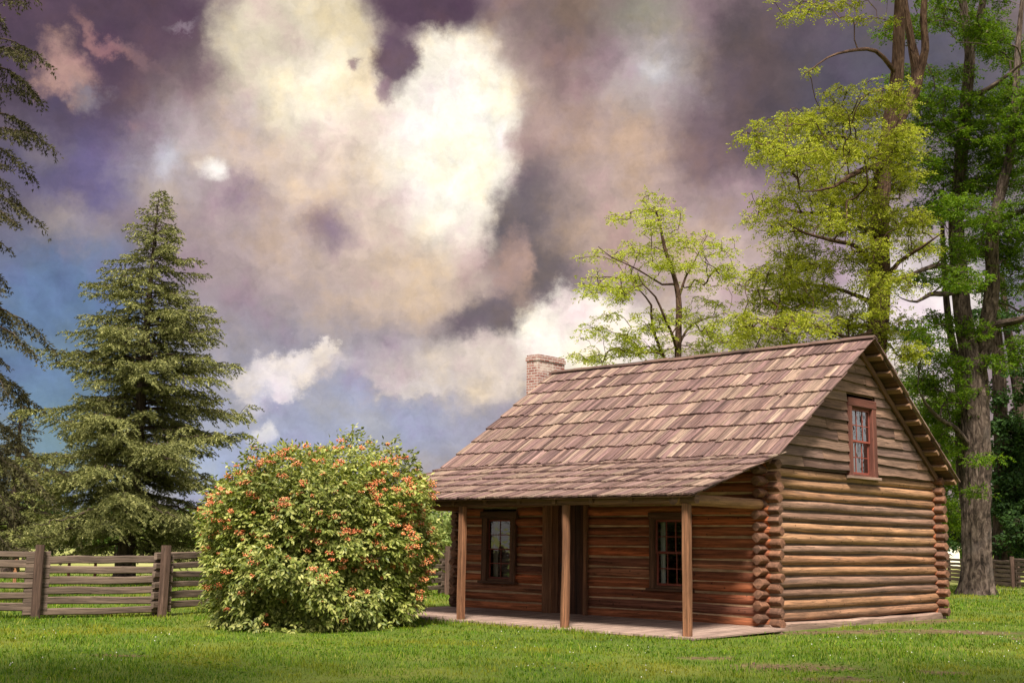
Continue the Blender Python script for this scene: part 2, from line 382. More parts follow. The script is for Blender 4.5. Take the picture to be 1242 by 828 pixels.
def leaves(mb, base, dirs, nrm, length, width, mat=0, bend=0.0):
    """Many rhombic leaves at once."""
    base = np.asarray(base, float); d = unit(dirs); sd_ = unit(np.cross(d, nrm)); up = np.cross(sd_, d)
    L = np.broadcast_to(np.asarray(length, float), (len(base),))[:, None]; W = np.broadcast_to(np.asarray(width, float), (len(base),))[:, None]
    mid = base + d * L * .45 + up * L * bend
    V = np.stack([base, mid - sd_ * W / 2, base + d * L, mid + sd_ * W / 2], 1).reshape(-1, 3)
    F = np.arange(len(base) * 4).reshape(-1, 4)
    UV = np.broadcast_to(np.array([(0, .5), (.45, 0), (1, .5), (.45, 1)]), (len(base), 4, 2))
    mb.add(V, F, UV, mat)

def rand_unit(n, rng):
    v = rng.normal(size=(n, 3)); return unit(v)

# ------------------------------------------------------------------ materials
def new_mat(name):
    m = bpy.data.materials.new(name); m.use_nodes = True; return m, NT(m.node_tree)
def finish(t, col, rough=0.8, bump=None, bstr=0.4, bdist=0.01, spec=0.25, **kw):
    b = t.n('ShaderNodeBsdfPrincipled', None, Base_Color=col, Roughness=rough); b.inputs['Specular IOR Level'].default_value = spec
    for k, v in kw.items(): t.put(b.inputs[k.replace('_', ' ')], v)
    if bump is not None: t.put(b.inputs['Normal'], t.n('ShaderNodeBump', None, Strength=bstr, Distance=bdist, Height=bump).outputs[0])
    t.n('ShaderNodeOutputMaterial', None, Surface=b.outputs[0]); return b

def wood(name, stops, grain=(1.6, 34.0), contrast=0.5, crack=0.5, stain=None, rough=0.82, interp='LINEAR', knots=False, streak=.3, big=1.0):
    """Weathered wood: one tone per piece, long grain, checks along the grain, blotchy weathering."""
    m, t = new_mat(name)
    uv = t.n('ShaderNodeTexCoord').outputs['UV']; ri = t.n('ShaderNodeNewGeometry').outputs['Random Per Island']
    base = t.ramp(ri, stops, interp)
    mp = t.n('ShaderNodeMapping', None, Vector=uv, Scale=(grain[0], grain[1], 1)).outputs[0]
    g = t.noise(mp, 1.0, 5, .65)
    mp2 = t.n('ShaderNodeMapping', None, Vector=uv, Scale=(.55, 4.0, 1)).outputs[0]
    blot = t.noise(mp2, 1.3, 4, .6)
    mp3 = t.n('ShaderNodeMapping', None, Vector=uv, Scale=(.7, 26.0, 1)).outputs[0]
    ck = t.rng(t.m('ABSOLUTE', t.m('SUBTRACT', t.noise(mp3, 1.0, 2, .5, dist=.4), .5)), 0.0, .022, 1, 0, True)
    ck = t.m('MULTIPLY', ck, t.rng(blot, .45, .6, 0, 1))
    v = t.m('MULTIPLY', t.rng(g, .28, .72, 1 - contrast, 1 + contrast), t.rng(blot, .3, .7, .58, 1.38))
    v = t.m('MULTIPLY', v, t.m('SUBTRACT', 1.0, t.m('MULTIPLY', ck, crack)))
    col = t.mix(1.0, base, t.n('ShaderNodeCombineColor', None, i0=v, i1=v, i2=v).outputs[0], 'MULTIPLY')
    if stain is not None:
        sc, c, lo, hi, amt = stain
        mp4 = t.n('ShaderNodeMapping', None, Vector=uv, Scale=(sc, sc * 5, 1)).outputs[0]
        sn = t.rng(t.noise(mp4, 1.0, 5, .7), lo, hi, 0, amt, True)
        col = t.mix(sn, col, c)
    if knots:
        vo = t.n('ShaderNodeTexVoronoi', {'voronoi_dimensions': '2D'}, Vector=uv, Scale=1.7)
        col = t.mix(t.rng(vo.outputs[0], .018, .05, .75, 0, True), col, (.03, .015, .01))
    mp5 = t.n('ShaderNodeMapping', None, Vector=uv, Scale=(.32 * big, 9.0 * big, 1)).outputs[0]
    lg = t.noise(mp5, 1.0, 5, .62, dist=.25)      # broad weather streaks and open checks along the piece
    sv = t.m('MULTIPLY', t.rng(lg, .32, .68, 1 - streak, 1 + streak), t.rng(t.m('ABSOLUTE', t.m('SUBTRACT', lg, .46)), 0.0, .018, 1 - streak * 1.3, 1.0, True))
    col = t.mix(1.0, col, t.n('ShaderNodeCombineColor', None, i0=sv, i1=sv, i2=sv).outputs[0], 'MULTIPLY')
    h = t.m('ADD', t.m('ADD', g, lg), t.m('MULTIPLY', ck, -1.2))
    finish(t, col, rough, h, .5, .012); return m

M = {}
M['gable_log'] = wood('weathered gable log wood', [(0, (0.263, 0.131, 0.070)), (.16, (0.297, 0.155, 0.082)), (.32, (0.213, 0.121, 0.082)), (.46, (0.241, 0.126, 0.073)), (.58, (0.224, 0.131, 0.089)), (.72, (0.319, 0.173, 0.092)), (.88, (0.196, 0.116, 0.082)), (1, (0.246, 0.131, 0.078))],
                      grain=(1.4, 26), contrast=.42, crack=.85, stain=(.5, (.10, .075, .068), .50, .72, .5), interp='CONSTANT', knots=True, streak=.36)
M['porch_log'] = wood('reddish porch log wood', [(0, (0.294, 0.094, 0.041)), (.2, (0.218, 0.070, 0.034)), (.4, (0.358, 0.114, 0.046)), (.55, (0.179, 0.067, 0.041)), (.7, (0.397, 0.110, 0.041)), (.85, (0.282, 0.114, 0.063)), (1, (0.243, 0.070, 0.031))],
                      grain=(1.5, 28), contrast=.45, crack=.7, stain=(.7, (.40, .07, .02), .60, .75, .55), interp='CONSTANT', knots=True, streak=.5)
M['gable_chink'] = wood('shade darkened chinking', [(0, (.06, .036, .026)), (1, (.11, .07, .05))], grain=(3, 8), contrast=.4, crack=0)  # gable chinking darkened: shade of the log gaps put into its colour
M['log_end'] = wood('cut log end', [(0, (0.150, 0.070, 0.041)), (.3, (0.185, 0.086, 0.050)), (.6, (0.110, 0.059, 0.041)), (1, (0.211, 0.099, 0.059))], grain=(14, 14), contrast=.45, crack=.3)
M['chink'] = wood('tan mortar chinking', [(0, (.34, .215, .13)), (1, (.44, .285, .175))], grain=(3, 8), contrast=.3, crack=0)
M['shake'] = wood('split cedar shake', [(0, (0.150, 0.088, 0.076)), (.12, (0.194, 0.120, 0.098)), (.3, (0.218, 0.142, 0.112)), (.45, (0.160, 0.094, 0.086)), (.6, (0.247, 0.168, 0.126)), (.73, (0.199, 0.124, 0.108)), (.86, (0.291, 0.205, 0.156)), (.93, (0.102, 0.060, 0.052)), (1, (0.175, 0.104, 0.095))],
                  grain=(1.6, 46), contrast=.42, crack=.85, stain=(.6, (.095, .058, .054), .46, .70, .65), interp='CONSTANT', streak=.40, big=1.6)
M['ridge'] = wood('mossy dark ridge board', [(0, (.085, .05, .045)), (1, (.12, .07, .055))], contrast=.6, stain=(2.0, (.05, .06, .02), .5, .65, .6))
M['siding'] = wood('weathered clapboard', [(0, (0.135, 0.076, 0.051)), (.2, (0.175, 0.104, 0.073)), (.4, (0.120, 0.070, 0.054)), (.55, (0.200, 0.123, 0.088)), (.7, (0.150, 0.093, 0.074)), (.85, (0.180, 0.100, 0.063)), (1, (0.110, 0.065, 0.049))],
                   grain=(1.3, 40), contrast=.5, crack=.85, stain=(.8, (.42, .38, .33), .64, .80, .5), interp='CONSTANT')
M['beam'] = wood('dark roof timber', [(0, (.10, .05, .032)), (.5, (.14, .07, .042)), (1, (.085, .045, .03))], contrast=.45)
M['tie'] = wood('tan tie log', [(0, (.30, .155, .078)), (1, (.34, .18, .09))], contrast=.4, crack=.7)
M['post'] = wood('brown porch post wood', [(0, (.165, .072, .036)), (.5, (.20, .092, .047)), (1, (.135, .058, .03))], grain=(1.6, 40), contrast=.55, crack=.7, stain=(1.2, (.12, .055, .035), .5, .7, .6))
M['deck'] = wood('grey brown deck boards', [(0, (.28, .19, .155)), (.5, (.33, .235, .19)), (1, (.245, .165, .135))], contrast=.35)
M['casing'] = wood('dark window casing', [(0, (.085, .042, .026)), (1, (.13, .062, .036))], contrast=.5, crack=.5)
M['red_casing'] = wood('faded red window casing', [(0, (0.113, 0.040, 0.029)), (1, (0.140, 0.052, 0.037))], contrast=.28, crack=.4)
M['sash'] = wood('red brown sash paint', [(0, (0.204, 0.051, 0.036)), (1, (0.238, 0.064, 0.044))], contrast=.2, crack=.2, rough=.6)
M['door'] = wood('dark door planks', [(0, (.05, .02, .012)), (.5, (.075, .03, .017)), (1, (.038, .018, .012))], contrast=.6, stain=(.55, (.26, .14, .075), .6, .78, .7))
M['fence'] = wood('weathered fence rail', [(0, (.16, .113, .084)), (.3, (.215, .155, .115)), (.6, (.12, .084, .064)), (1, (.27, .198, .148))], contrast=.6, crack=.8, interp='LINEAR')
M['fence_post'] = wood('dark fence post', [(0, (.07, .042, .031)), (1, (.11, .066, .048))], contrast=.5, crack=.8)
M['sill'] = wood('pale sill beam', [(0, (.24, .155, .12)), (1, (.27, .18, .14))], contrast=.3)

def bark(name, a, b, c, scale=1.0, lichen=None):
    m, t = new_mat(name); uv = t.n('ShaderNodeTexCoord').outputs['UV']
    mp = t.n('ShaderNodeMapping', None, Vector=uv, Scale=(2.4 * scale, 10 * scale, 1)).outputs[0]
    g = t.noise(mp, 1.2, 6, .68, dist=.8); g2 = t.noise(t.n('ShaderNodeTexCoord').outputs['Object'], .9, 4, .6)
    col = t.ramp(g, [(.36, a), (.5, b), (.66, c)])
    if lichen: col = t.mix(t.rng(g2, .52, .7, 0, .55, True), col, lichen)
    finish(t, col, .9, g, .9, .05, spec=.15); return m
M['bark_big'] = bark('furrowed grey brown bark', (.014, .01, .008), (.075, .053, .042), (.19, .142, .115), lichen=(.10, .08, .072))
M['bark_red'] = bark('ruddy bark', (.022, .012, .009), (.08, .046, .032), (.16, .10, .068))
M['bark_dark'] = bark('dark bark', (.022, .015, .012), (.065, .045, .035), (.12, .09, .07))

def leaf_mat(name, stops, trans=.35, rough=.55, patch=None, spec=.12):
    m, t = new_mat(name)
    g = t.n('ShaderNodeNewGeometry'); ri = g.outputs['Random Per Island']
    col = t.ramp(ri, stops)
    n = t.noise(g.outputs['Position'], .55, 3, .6)
    v = t.rng(n, .3, .7, .72, 1.28)
    col = t.mix(1.0, col, t.n('ShaderNodeCombineColor', None, i0=v, i1=v, i2=v).outputs[0], 'MULTIPLY')
    if patch: col = t.mix(t.rng(t.noise(t.vm('ADD', g.outputs['Position'], (9, 4, 2)), patch[0], 3, .6), .48, .66, 0, patch[2], True), col, patch[1])
    b = t.n('ShaderNodeBsdfPrincipled', None, Base_Color=col, Roughness=rough); b.inputs['Specular IOR Level'].default_value = spec
    tr = t.n('ShaderNodeBsdfTranslucent', None, Color=t.mix(1.0, col, (1.15, 1.2, .6), 'MULTIPLY'))
    t.n('ShaderNodeOutputMaterial', None, Surface=t.n('ShaderNodeMixShader', None, i0=trans, i1=b.outputs[0], i2=tr.outputs[0]).outputs[0])
    return m
M['leaf_yellow'] = leaf_mat('yellow green locust leaf', [(0, (.17, .21, .02)), (.5, (.29, .31, .032)), (1, (.42, .42, .055))], .45)
M['leaf_lemon'] = leaf_mat('pale yellow locust leaf', [(0, (.25, .30, .035)), (.5, (.38, .42, .05)), (1, (.50, .50, .085))], .48)
M['leaf_green'] = leaf_mat('fresh green leaf', [(0, (.045, .10, .006)), (.5, (.09, .16, .008)), (1, (.155, .22, .014))], .45)
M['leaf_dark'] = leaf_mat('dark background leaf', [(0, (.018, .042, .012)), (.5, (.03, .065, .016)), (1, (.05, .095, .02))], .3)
M['leaf_mid'] = leaf_mat('mid green background leaf', [(0, (.06, .12, .02)), (.5, (.10, .17, .028)), (1, (.15, .22, .04))], .35)
M['leaf_pale'] = leaf_mat('pale far leaf', [(0, (.15, .20, .06)), (.5, (.21, .26, .08)), (1, (.28, .32, .11))], .35)
M['leaf_bush'] = leaf_mat('elder leaf', [(0, (.07, .095, .016)), (.35, (.165, .20, .036)), (.7, (.29, .31, .07)), (1, (.46, .45, .15))], .32, .5, spec=.35)
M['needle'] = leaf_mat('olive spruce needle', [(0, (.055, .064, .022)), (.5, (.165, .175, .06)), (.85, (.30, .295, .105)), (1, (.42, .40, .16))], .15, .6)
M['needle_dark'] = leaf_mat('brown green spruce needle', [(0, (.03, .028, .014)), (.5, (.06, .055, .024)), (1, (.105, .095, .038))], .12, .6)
M['berry'] = leaf_mat('orange red berry', [(0, (.40, .07, .03)), (.4, (.52, .15, .055)), (.75, (.58, .25, .09)), (1, (.58, .34, .18))], 0.0, .35, spec=.5)
M['grass'] = leaf_mat('lawn grass blade', [(0, (.032, .09, .005)), (.5, (.088, .175, .007)), (.85, (.165, .24, .010)), (1, (.31, .30, .06))], .38, .55, patch=(.42, (.24, .225, .02), .8))
M['clover'] = leaf_mat('white clover flower', [(0, (.65, .62, .58)), (1, (.8, .78, .74))], .1)

def ground_mat():
    m, t = new_mat('lawn soil'); p = t.n('ShaderNodeNewGeometry').outputs['Position']
    n1 = t.noise(p, .35, 5, .6); n2 = t.noise(p, 9, 4, .7); n3 = t.noise(p, .06, 3, .5)
    col = t.ramp(n1, [(.3, (.05, .085, .012)), (.5, (.09, .13, .018)), (.7, (.14, .15, .028))])
    col = t.mix(t.rng(n2, .45, .75, 0, .55), col, (.06, .05, .025))
    sep = t.n('ShaderNodeSeparateXYZ', None, i0=p)
    dist = t.vm('LENGTH', t.vm('SUBTRACT', p, tuple(CAM)))
    far = t.rng(dist, 45, 75, 0, 1, True)
    meadow = t.ramp(t.noise(p, .09, 4, .6), [(.35, (.16, .19, .04)), (.55, (.27, .27, .09)), (.7, (.36, .34, .17))])
    col = t.mix(far, col, meadow)
    dirt = t.ramp(t.noise(p, 6, 5, .7), [(.3, (.05, .027, .018)), (.6, (.17, .10, .066)), (.8, (.30, .20, .14))])
    wob = t.vm('SUBTRACT', t.noise(p, 1.4, 4, .65, True), (.5, .5, .5))
    q = t.vm('ADD', p, t.n('ShaderNodeVectorMath', {'operation': 'SCALE'}, i0=wob, Scale=1.3).outputs[0])
    mask = None
    for (x, y, rx, ry, rz) in DIRT:
        mp = t.n('ShaderNodeMapping', {'vector_type': 'TEXTURE'}, Vector=q, Location=(x, y, 0), Rotation=(0, 0, rz), Scale=(rx, ry, 50)).outputs[0]
        f = t.rng(t.m('ADD', t.vm('LENGTH', mp), t.m('MULTIPLY', t.m('SUBTRACT', n2, .5), 1.4)), .35, 1.0, .75, 0, True)
        mask = f if mask is None else t.m('MAXIMUM', mask, f)
    col = t.mix(mask, col, dirt)
    finish(t, col, .95, n2, .6, .05, spec=.1); return m
DIRT = [(4.1, -6.1, 1.3, .75, .75), (2.6, -5.8, .6, .42, .75), (5.3, -6.9, .7, .5, .75), (.85, 1.2, .55, 2.4, -.35), (2.3, 3.4, .7, 2.0, -.75), (4.6, 3.4, 1.4, 1.4, -.8), (7.3, -6.4, .9, 1.0, .75), (5.9, -5.2, .5, .35, .75), (-3, -12.5, .5, .3, .3), (.5, 6.2, .5, 2.2, 0)]

# ------------------------------------------------------------------ ground
def axis(c, fine, reach, k=1.16):
    a = [0.0]; s = fine
    while a[-1] < reach:
        a.append(a[-1] + s)
        if a[-1] > 32: s *= k
    a = np.array(a); return np.concatenate([c - a[::-1][:-1], c + a])
def build_ground():
    xs, ys = axis(0, .5, 900), axis(-2, .5, 900)
    X, Y = np.meshgrid(xs, ys, indexing='ij'); Z = ground_z(X, Y); Z = np.where(np.hypot(X, Y) > 60, -.1, Z)
    nx, ny = len(xs), len(ys); i, j = np.meshgrid(np.arange(nx - 1), np.arange(ny - 1), indexing='ij')
    F = np.stack([i * ny + j, (i + 1) * ny + j, (i + 1) * ny + j + 1, i * ny + j + 1], -1).reshape(-1, 4)
    mb = MB(); mb.add(np.stack([X, Y, Z], -1), F, None, 0, True)
    tag(mb.build('ground', ground_mat()), None, None, kind='structure')
build_ground()

# ------------------------------------------------------------------ the cabin
L, D = 8.91, 7.95
RIDGE = (D / 2, 6.278); BREAK = (-0.2255, 3.371); EAVE = (-3.2, 2.467); BACK = (D + 0.25, 3.2)
XR, XL = 0.46, -L - 0.38
cabin = thing('log_cabin', 'brown log cabin with a cedar shake roof and a covered porch', 'cabin', (-L / 2, D / 2, -0.1))
W1 = (-8.02, -6.90, 0.66, 2.32); W2 = (-2.92, -1.86, 0.66, 2.26); DOOR = (-6.02, -4.68, -0.05, 2.48)
GW = (3.42, 4.76, 3.16, 4.92)
DZ = .225; LR = .107

def log_wall(axis_x, pos, lo, hi, z0, count, openings, mat, out):
    """One wall of stacked logs with chinking strips; logs stop at the openings."""
    mb = MB()
    pt = (lambda a, z: (a, pos, z)) if axis_x else (lambda a, z: (pos, a, z))
    for i in range(count):
        z = z0 + i * DZ
        cuts = sorted((a - .0, b + .0) for a, b, c, d in openings if c - .04 < z < d + .04)
        segs = []; a = lo
        for c0, c1 in cuts: segs.append((a, c0)); a = c1
        segs.append((a, hi))
        for k, (s0, s1) in enumerate(segs):
            e0 = random.uniform(-.05, .03) if k == 0 else 0; e1 = random.uniform(-.03, .05) if k == len(segs) - 1 else 0
            log(mb, pt(s0 + e0, z), pt(s1 + e1, z), (LR if axis_x else LR * .975) * random.uniform(.96, 1.05), (k == 0, k == len(segs) - 1), 0, 1, random.uniform(-.1, .1))
        zc = z + DZ / 2
        if i < count - 1:
            cuts = sorted((a, b) for a, b, c, d in openings if c - .02 < zc < d + .02); a = lo + .3
            segs = []
            for c0, c1 in cuts: segs.append((a, c0)); a = c1
            segs.append((a, hi - .3))
            for s0, s1 in segs:
                A = np.array(pt(s0, zc)); B = np.array(pt(s1, zc))
                beam(mb, A, B, .10, .10, .1, seg=max(2, int((s1 - s0) / .4)), wob=.006, mat=2, up=(0, 0, 1))
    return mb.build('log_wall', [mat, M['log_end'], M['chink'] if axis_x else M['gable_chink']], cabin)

log_wall(True, LR, -L - .24, .24, .06, 15, [W1, W2, DOOR], M['porch_log'], -1)
log_wall(False, -LR, -.24, D + .24, .17, 14, [], M['gable_log'], 1)
log_wall(True, D - LR, -L - .24, .24, .06, 15, [], M['porch_log'], 1)
log_wall(False, -L + LR, -.24, D + .24, .17, 14, [], M['gable_log'], -1)
mb = MB()
beam(mb, (-.07, -.05, -.06), (-.07, D + .05, -.06), .30, .22, .15, seg=12, wob=.015)
beam(mb, (-L, .10, -.08), (.1, .10, -.08), .22, .16, .15)
mb.build('sill_beam', M['sill'], cabin)

def yf(z):   # front roof line at height z
    return BREAK[0] + (z - BREAK[1]) / (RIDGE[1] - BREAK[1]) * (RIDGE[0] - BREAK[0])
def yb(z):
    return BACK[0] + (z - BACK[1]) / (RIDGE[1] - BACK[1]) * (RIDGE[0] - BACK[0])
def gable(xf, sgn, win, name):
    mb = MB(); z = 3.24; k = 0
    while z < RIDGE[1] - .28:
        h = .225; zc = z + h * .5
        a, b = yf(zc + .2) + .05, yb(zc + .2) - .05
        if a < 0: a = max(a, -.02)
        segs = [(a, b)]
        if win and win[2] - .1 < zc < win[3] + .05: segs = [(a, win[0] - .005), (win[1] + .005, b)]
        out = []
        for s0, s1 in segs:
            if s1 - s0 > 1.2 and random.random() < .55:
                c = random.uniform(s0 + .4, s1 - .4); out += [(s0, c - .004), (c + .004, s1)]
            else: out.append((s0, s1))
        for s0, s1 in out:
            if s1 - s0 < .1: continue
            j = [random.uniform(-.014, .014) for _ in range(4)]
            t = .022; n = 7; V = []; 
            for q in range(n):
                y = s0 + (s1 - s0) * q / (n - 1); w = (vnoise(np.array([y * 2.3, k * 3.7, s0])) - .5) * .04
                for (dx, zz) in ((.008, z + h + .02), (.034 + t + j[0], z + j[1] + w), (.012 + j[0], z + j[1] + w), (-.012, z + h + .02)):
                    V.append((xf + sgn * dx, y, zz + (j[2] if q else j[3]) * .6))
            F = []; UV = []; uo = random.random() * 300; vo = random.random() * 60; vs = (0, .23, .26, .5)
            for q in range(n - 1):
                for c in range(4):
                    c2 = (c + 1) % 4; F.append((q * 4 + c, q * 4 + c2, (q + 1) * 4 + c2, (q + 1) * 4 + c))
                    u0 = uo + (s1 - s0) * q / (n - 1); u1 = uo + (s1 - s0) * (q + 1) / (n - 1); v0 = vo + vs[c]; v1 = vo + (vs + (.52,))[c + 1]
                    UV.append(((u0, v0), (u0, v1), (u1, v1), (u1, v0)))
            F.append((0, 3, 2, 1)); UV.append(((uo, vo),) * 4); F.append(tuple((n - 1) * 4 + c for c in range(4))); UV.append(((uo, vo),) * 4)
            mb.add(V, F, UV)
        z += h; k += 1
    # closing boards behind the clapboards
    for zz in np.arange(3.2, RIDGE[1] - .35, .2):
        a, b = yf(zz + .34) + .1, yb(zz + .34) - .1
        for s0, s1 in ([(a, win[0]), (win[1], b)] if win and win[2] - .2 < zz < win[3] else [(a, b)]):
            if s1 > s0: box(mb, *sorted((xf - sgn * .05, xf - sgn * .02)), s0, s1, zz, zz + .198)
    return mb.build(name, M['siding'], cabin)
gable(0.0, 1, GW, 'gable_siding'); gable(-L, -1, None, 'gable_siding')
mb = MB(); box(mb, -L + .2, -.25, .25, D - .25, -.06, -.02); mb.build('floor_boards', M['deck'], cabin)

# ---- roof: long split shakes in courses
def shakes(mb, y0, z0, y1, z1, expo, first, wmin=.075, wmax=.20, lift=.026):
    O = np.array([0, y0, z0]); a = np.array([0, y1 - y0, z1 - z0]); S = np.linalg.norm(a); a /= S
    nrm = np.cross([1, 0, 0], a); nrm = nrm if nrm[2] > 0 else -nrm
    n = max(1, round(S / expo)); e = S / n
    for c in range(n):
        x = XL - random.uniform(0, .03); sag = random.random() * 50
        while x < XR:
            w = random.uniform(wmin, wmax); x2 = min(x + w, XR + random.uniform(0, .03))
            if XR - x2 < .06: x2 = XR + random.uniform(0, .03)
            gp = random.uniform(.003, .010)
            b0 = c * e - (first if c == 0 else 0) + random.uniform(-.03, .03) - (.05 if random.random() < .06 else 0) + .03 * (vnoise(np.array([x * .6, sag, c])) - .5)
            b1 = min((c + 1.45) * e, S + .03); th = random.uniform(.022, .040); tl = random.uniform(-.007, .007)
            if c == n - 1: b1 = S + .01
            V = []
            for xx, tq in ((x + gp, tl), (x2 - gp, -tl)):
                for s, bot, top in ((b0, lift, lift + th), (b1, -.004, .004)):
                    V.append(O + np.array([xx, 0, 0]) + a * s + nrm * (bot + tq)); V.append(O + np.array([xx, 0, 0]) + a * s + nrm * (top + tq))
            # 0 b0bot 1 b0top 2 b1bot 3 b1top ; 4..7 other side
            F = [(1, 5, 7, 3), (0, 2, 6, 4), (0, 4, 5, 1), (0, 1, 3, 2), (4, 6, 7, 5), (2, 3, 7, 6)]
            u = random.random() * 300; v = random.random() * 80; uvq = ((u, v), (u, v + w), (u + b1 - b0, v + w), (u + b1 - b0, v))
            mb.add(V, F, [uvq] * 6)
            x = x2
mb = MB()
shakes(mb, EAVE[0], EAVE[1], BREAK[0] + .25, BREAK[1] + .08, .52, .05)
shakes(mb, BREAK[0], BREAK[1] + .012, RIDGE[0], RIDGE[1], .638, .02)
shakes(mb, BACK[0], BACK[1], RIDGE[0], RIDGE[1], .638, .05)
roof = mb.build('roof', M['shake'], cabin)
mb = MB()
for (p0, p1) in ((EAVE, BREAK), (BREAK, RIDGE), (BACK, RIDGE)):          # boards the shakes are nailed to
    a = np.array([0, p1[0] - p0[0], p1[1] - p0[1]]); S = np.linalg.norm(a); a /= S; nr = np.cross([1, 0, 0], a); nr = nr if nr[2] > 0 else -nr
    k = int(S / .2); O = np.array([0, p0[0], p0[1]])
    for i in range(k):
        c = O + a * (S * (i + .5) / k) - nr * .022
        if p1 is RIDGE and i == k - 1: c = c - a * .02
        beam(mb, c + np.array([XL + .05, 0, 0]), c + np.array([XR - .05 - random.random() * .03, 0, 0]), S / k - .006, .026, 0, up=nr)
mb.build('roof_boards', M['beam'], roof)
M['lookout'] = wood('tan lookout timber', [(0, (.20, .11, .065)), (1, (.28, .165, .10))])
for (p0, p1, sg) in ((BREAK, RIDGE, 1), (BACK, RIDGE, -1)):
    a = np.array([0, p1[0] - p0[0], p1[1] - p0[1]]); S = np.linalg.norm(a); a /= S; nr = np.cross([1, 0, 0], a); nr = nr if nr[2] > 0 else -nr
    O = np.array([0, p0[0], p0[1]])
    for s in np.arange(.12 if sg < 0 else .3, S - .1, .57):
        for x0, x1 in ((-.05, XR - (.03 if sg < 0 else .3)), (-L + .05, XL + (.03 if sg < 0 else .3))):
            c = O + a * s - nr * .082; mb = MB()
            beam(mb, c + np.array([x0, 0, 0]), c + np.array([x1, 0, 0]), .15, .07, .1, up=nr); mb.build('lookout', M['lookout'], roof)
for (p0, p1, s0) in ((BREAK, RIDGE, .25), (BACK, RIDGE, .30)):
    for xx in (.075, -L - .075):
        mb = MB(); q0 = np.array([xx, p0[0], p0[1]]); q1 = np.array([xx, p1[0], p1[1]]); a = unit(q1 - q0); nr = np.cross([1, 0, 0], a); nr = nr if nr[2] > 0 else -nr
        beam(mb, q0 + a * s0 * .3 - nr * .185, q1 - a * .1 - nr * .185, .055, .13, .08, seg=6, wob=.004, up=nr); mb.build('rake_board', M['beam'], roof)
mb = MB()
for sg, p in ((1, BREAK), (-1, BACK)):
    a = unit(np.array([0, p[0] - RIDGE[0], p[1] - RIDGE[1]])); nr = np.cross([1, 0, 0], a); nr = nr if nr[2] > 0 else -nr
    n = 12
    for i in range(n):
        x0 = XL - .02 + (XR - XL + .05) * i / n; x1 = XL - .02 + (XR - XL + .05) * (i + 1) / n - .006
        c = np.array([0, RIDGE[0], RIDGE[1] + .02 + random.uniform(-.006, .01)]) + a * .06 + nr * (.032 + (.006 if sg > 0 else 0))
        beam(mb, c + np.array([x0, 0, 0]), c + np.array([x1, 0, 0]), .13, .028, .1, seg=4, wob=.006, up=nr)
mb.build('ridge_cap', M['ridge'], roof)

# ---- chimney
def brick_mat():
    m, t = new_mat('old red brick'); uv = t.n('ShaderNodeTexCoord').outputs['UV']
    br = t.n('ShaderNodeTexBrick', None, Vector=uv, Color1=(.21, .075, .062, 1), Color2=(.34, .18, .15, 1), Mortar=(.42, .36, .33, 1), Scale=1.0)
    br.inputs['Mortar Size'].default_value = .012; br.inputs['Brick Width'].default_value = .215; br.inputs['Row Height'].default_value = .075; br.inputs['Bias'].default_value = -.1
    n = t.noise(uv, 6, 5, .7); n2 = t.noise(uv, 1.3, 4, .6)
    col = t.mix(t.rng(n, .5, .75, 0, .45), br.outputs[0], (.52, .42, .37)); col = t.mix(t.rng(n2, .55, .66, 0, .75, True), col, (.56, .48, .42))
    finish(t, col, .9, t.m('ADD', t.m('MULTIPLY', br.outputs[1], -.8), t.m('MULTIPLY', n, .4)), .7, .012, spec=.15); return m
def brick_box(mb, x0, x1, y0, y1, z0, z1):
    V = [(x0, y0, z0), (x1, y0, z0), (x1, y1, z0), (x0, y1, z0), (x0, y0, z1), (x1, y0, z1), (x1, y1, z1), (x0, y1, z1)]
    F = [(0, 1, 5, 4), (1, 2, 6, 5), (2, 3, 7, 6), (3, 0, 4, 7), (4, 5, 6, 7)]
    UV = []; u = x0
    for w in (x1 - x0, y1 - y0, x1 - x0, y1 - y0): UV.append(((u, z0), (u + w, z0), (u + w, z1), (u, z1))); u += w
    UV.append(((x0, y0), (x1, y0), (x1, y1), (x0, y1))); mb.add(V, F, UV)
mb = MB(); CX0, CX1, CY0, CY1 = -9.86, -9.42, 3.52, 4.64
brick_box(mb, CX0, CX1, CY0, CY1, 3.2, 6.62); brick_box(mb, CX0 - .3, CX1 + .0, CY0 - .35, CY1 + .35, -.2, 3.2)
brick_box(mb, CX0 - .025, CX1 + .025, CY0 - .025, CY1 + .025, 6.62, 6.72)
brick_box(mb, CX0 + .0, CX1 - .0, CY0 + .0, CY1 - .0, 6.72, 6.79)
mb.build('chimney', brick_mat(), roof)

# ---- porch
PP = 2.96
mb = MB()
x = XL + .1
while x < .42:
    w = random.uniform(.14, .19); x2 = min(x + w, .42)
    c = (x + x2) / 2; dz = random.uniform(-.004, .004)
    beam(mb, (c, -3.16 + random.uniform(-.03, .02), -.075 + dz), (c, -.02, -.03 + dz), x2 - x - .006, .04, .1, up=(0, 0, 1)); x = x2
beam(mb, (XL + .12, -3.08, -.15), (.4, -3.08, -.15), .08, .11, .1)
mb.build('porch_floor', M['deck'], cabin)
for i, px in enumerate((.13, -2.795, -5.72, -8.65)):
    mb = MB()
    if i == 1:
        P = [(px + .01, -PP, z) for z in np.linspace(-.06, 2.33, 9)]; P = np.array(P) + np.stack([(vnoise(np.stack([np.arange(9) * .7, np.zeros(9), np.zeros(9)], -1)) - .5) * .03, np.zeros(9), np.zeros(9)], -1)
        tube(mb, P, np.linspace(.093, .08, 9) * (1 + .06 * np.sin(np.arange(9))), 10)
    else: beam(mb, (px, -PP, -.06), (px, -PP, 2.33), .145, .14, .12, seg=5, wob=.004, up=(0, 1, 0))
    mb.build('porch_post', M['post'], cabin)
mb = MB()
beam(mb, (XL + .2, -PP, 2.405), (.36, -PP, 2.405), .15, .15, .2, seg=12, wob=.006)
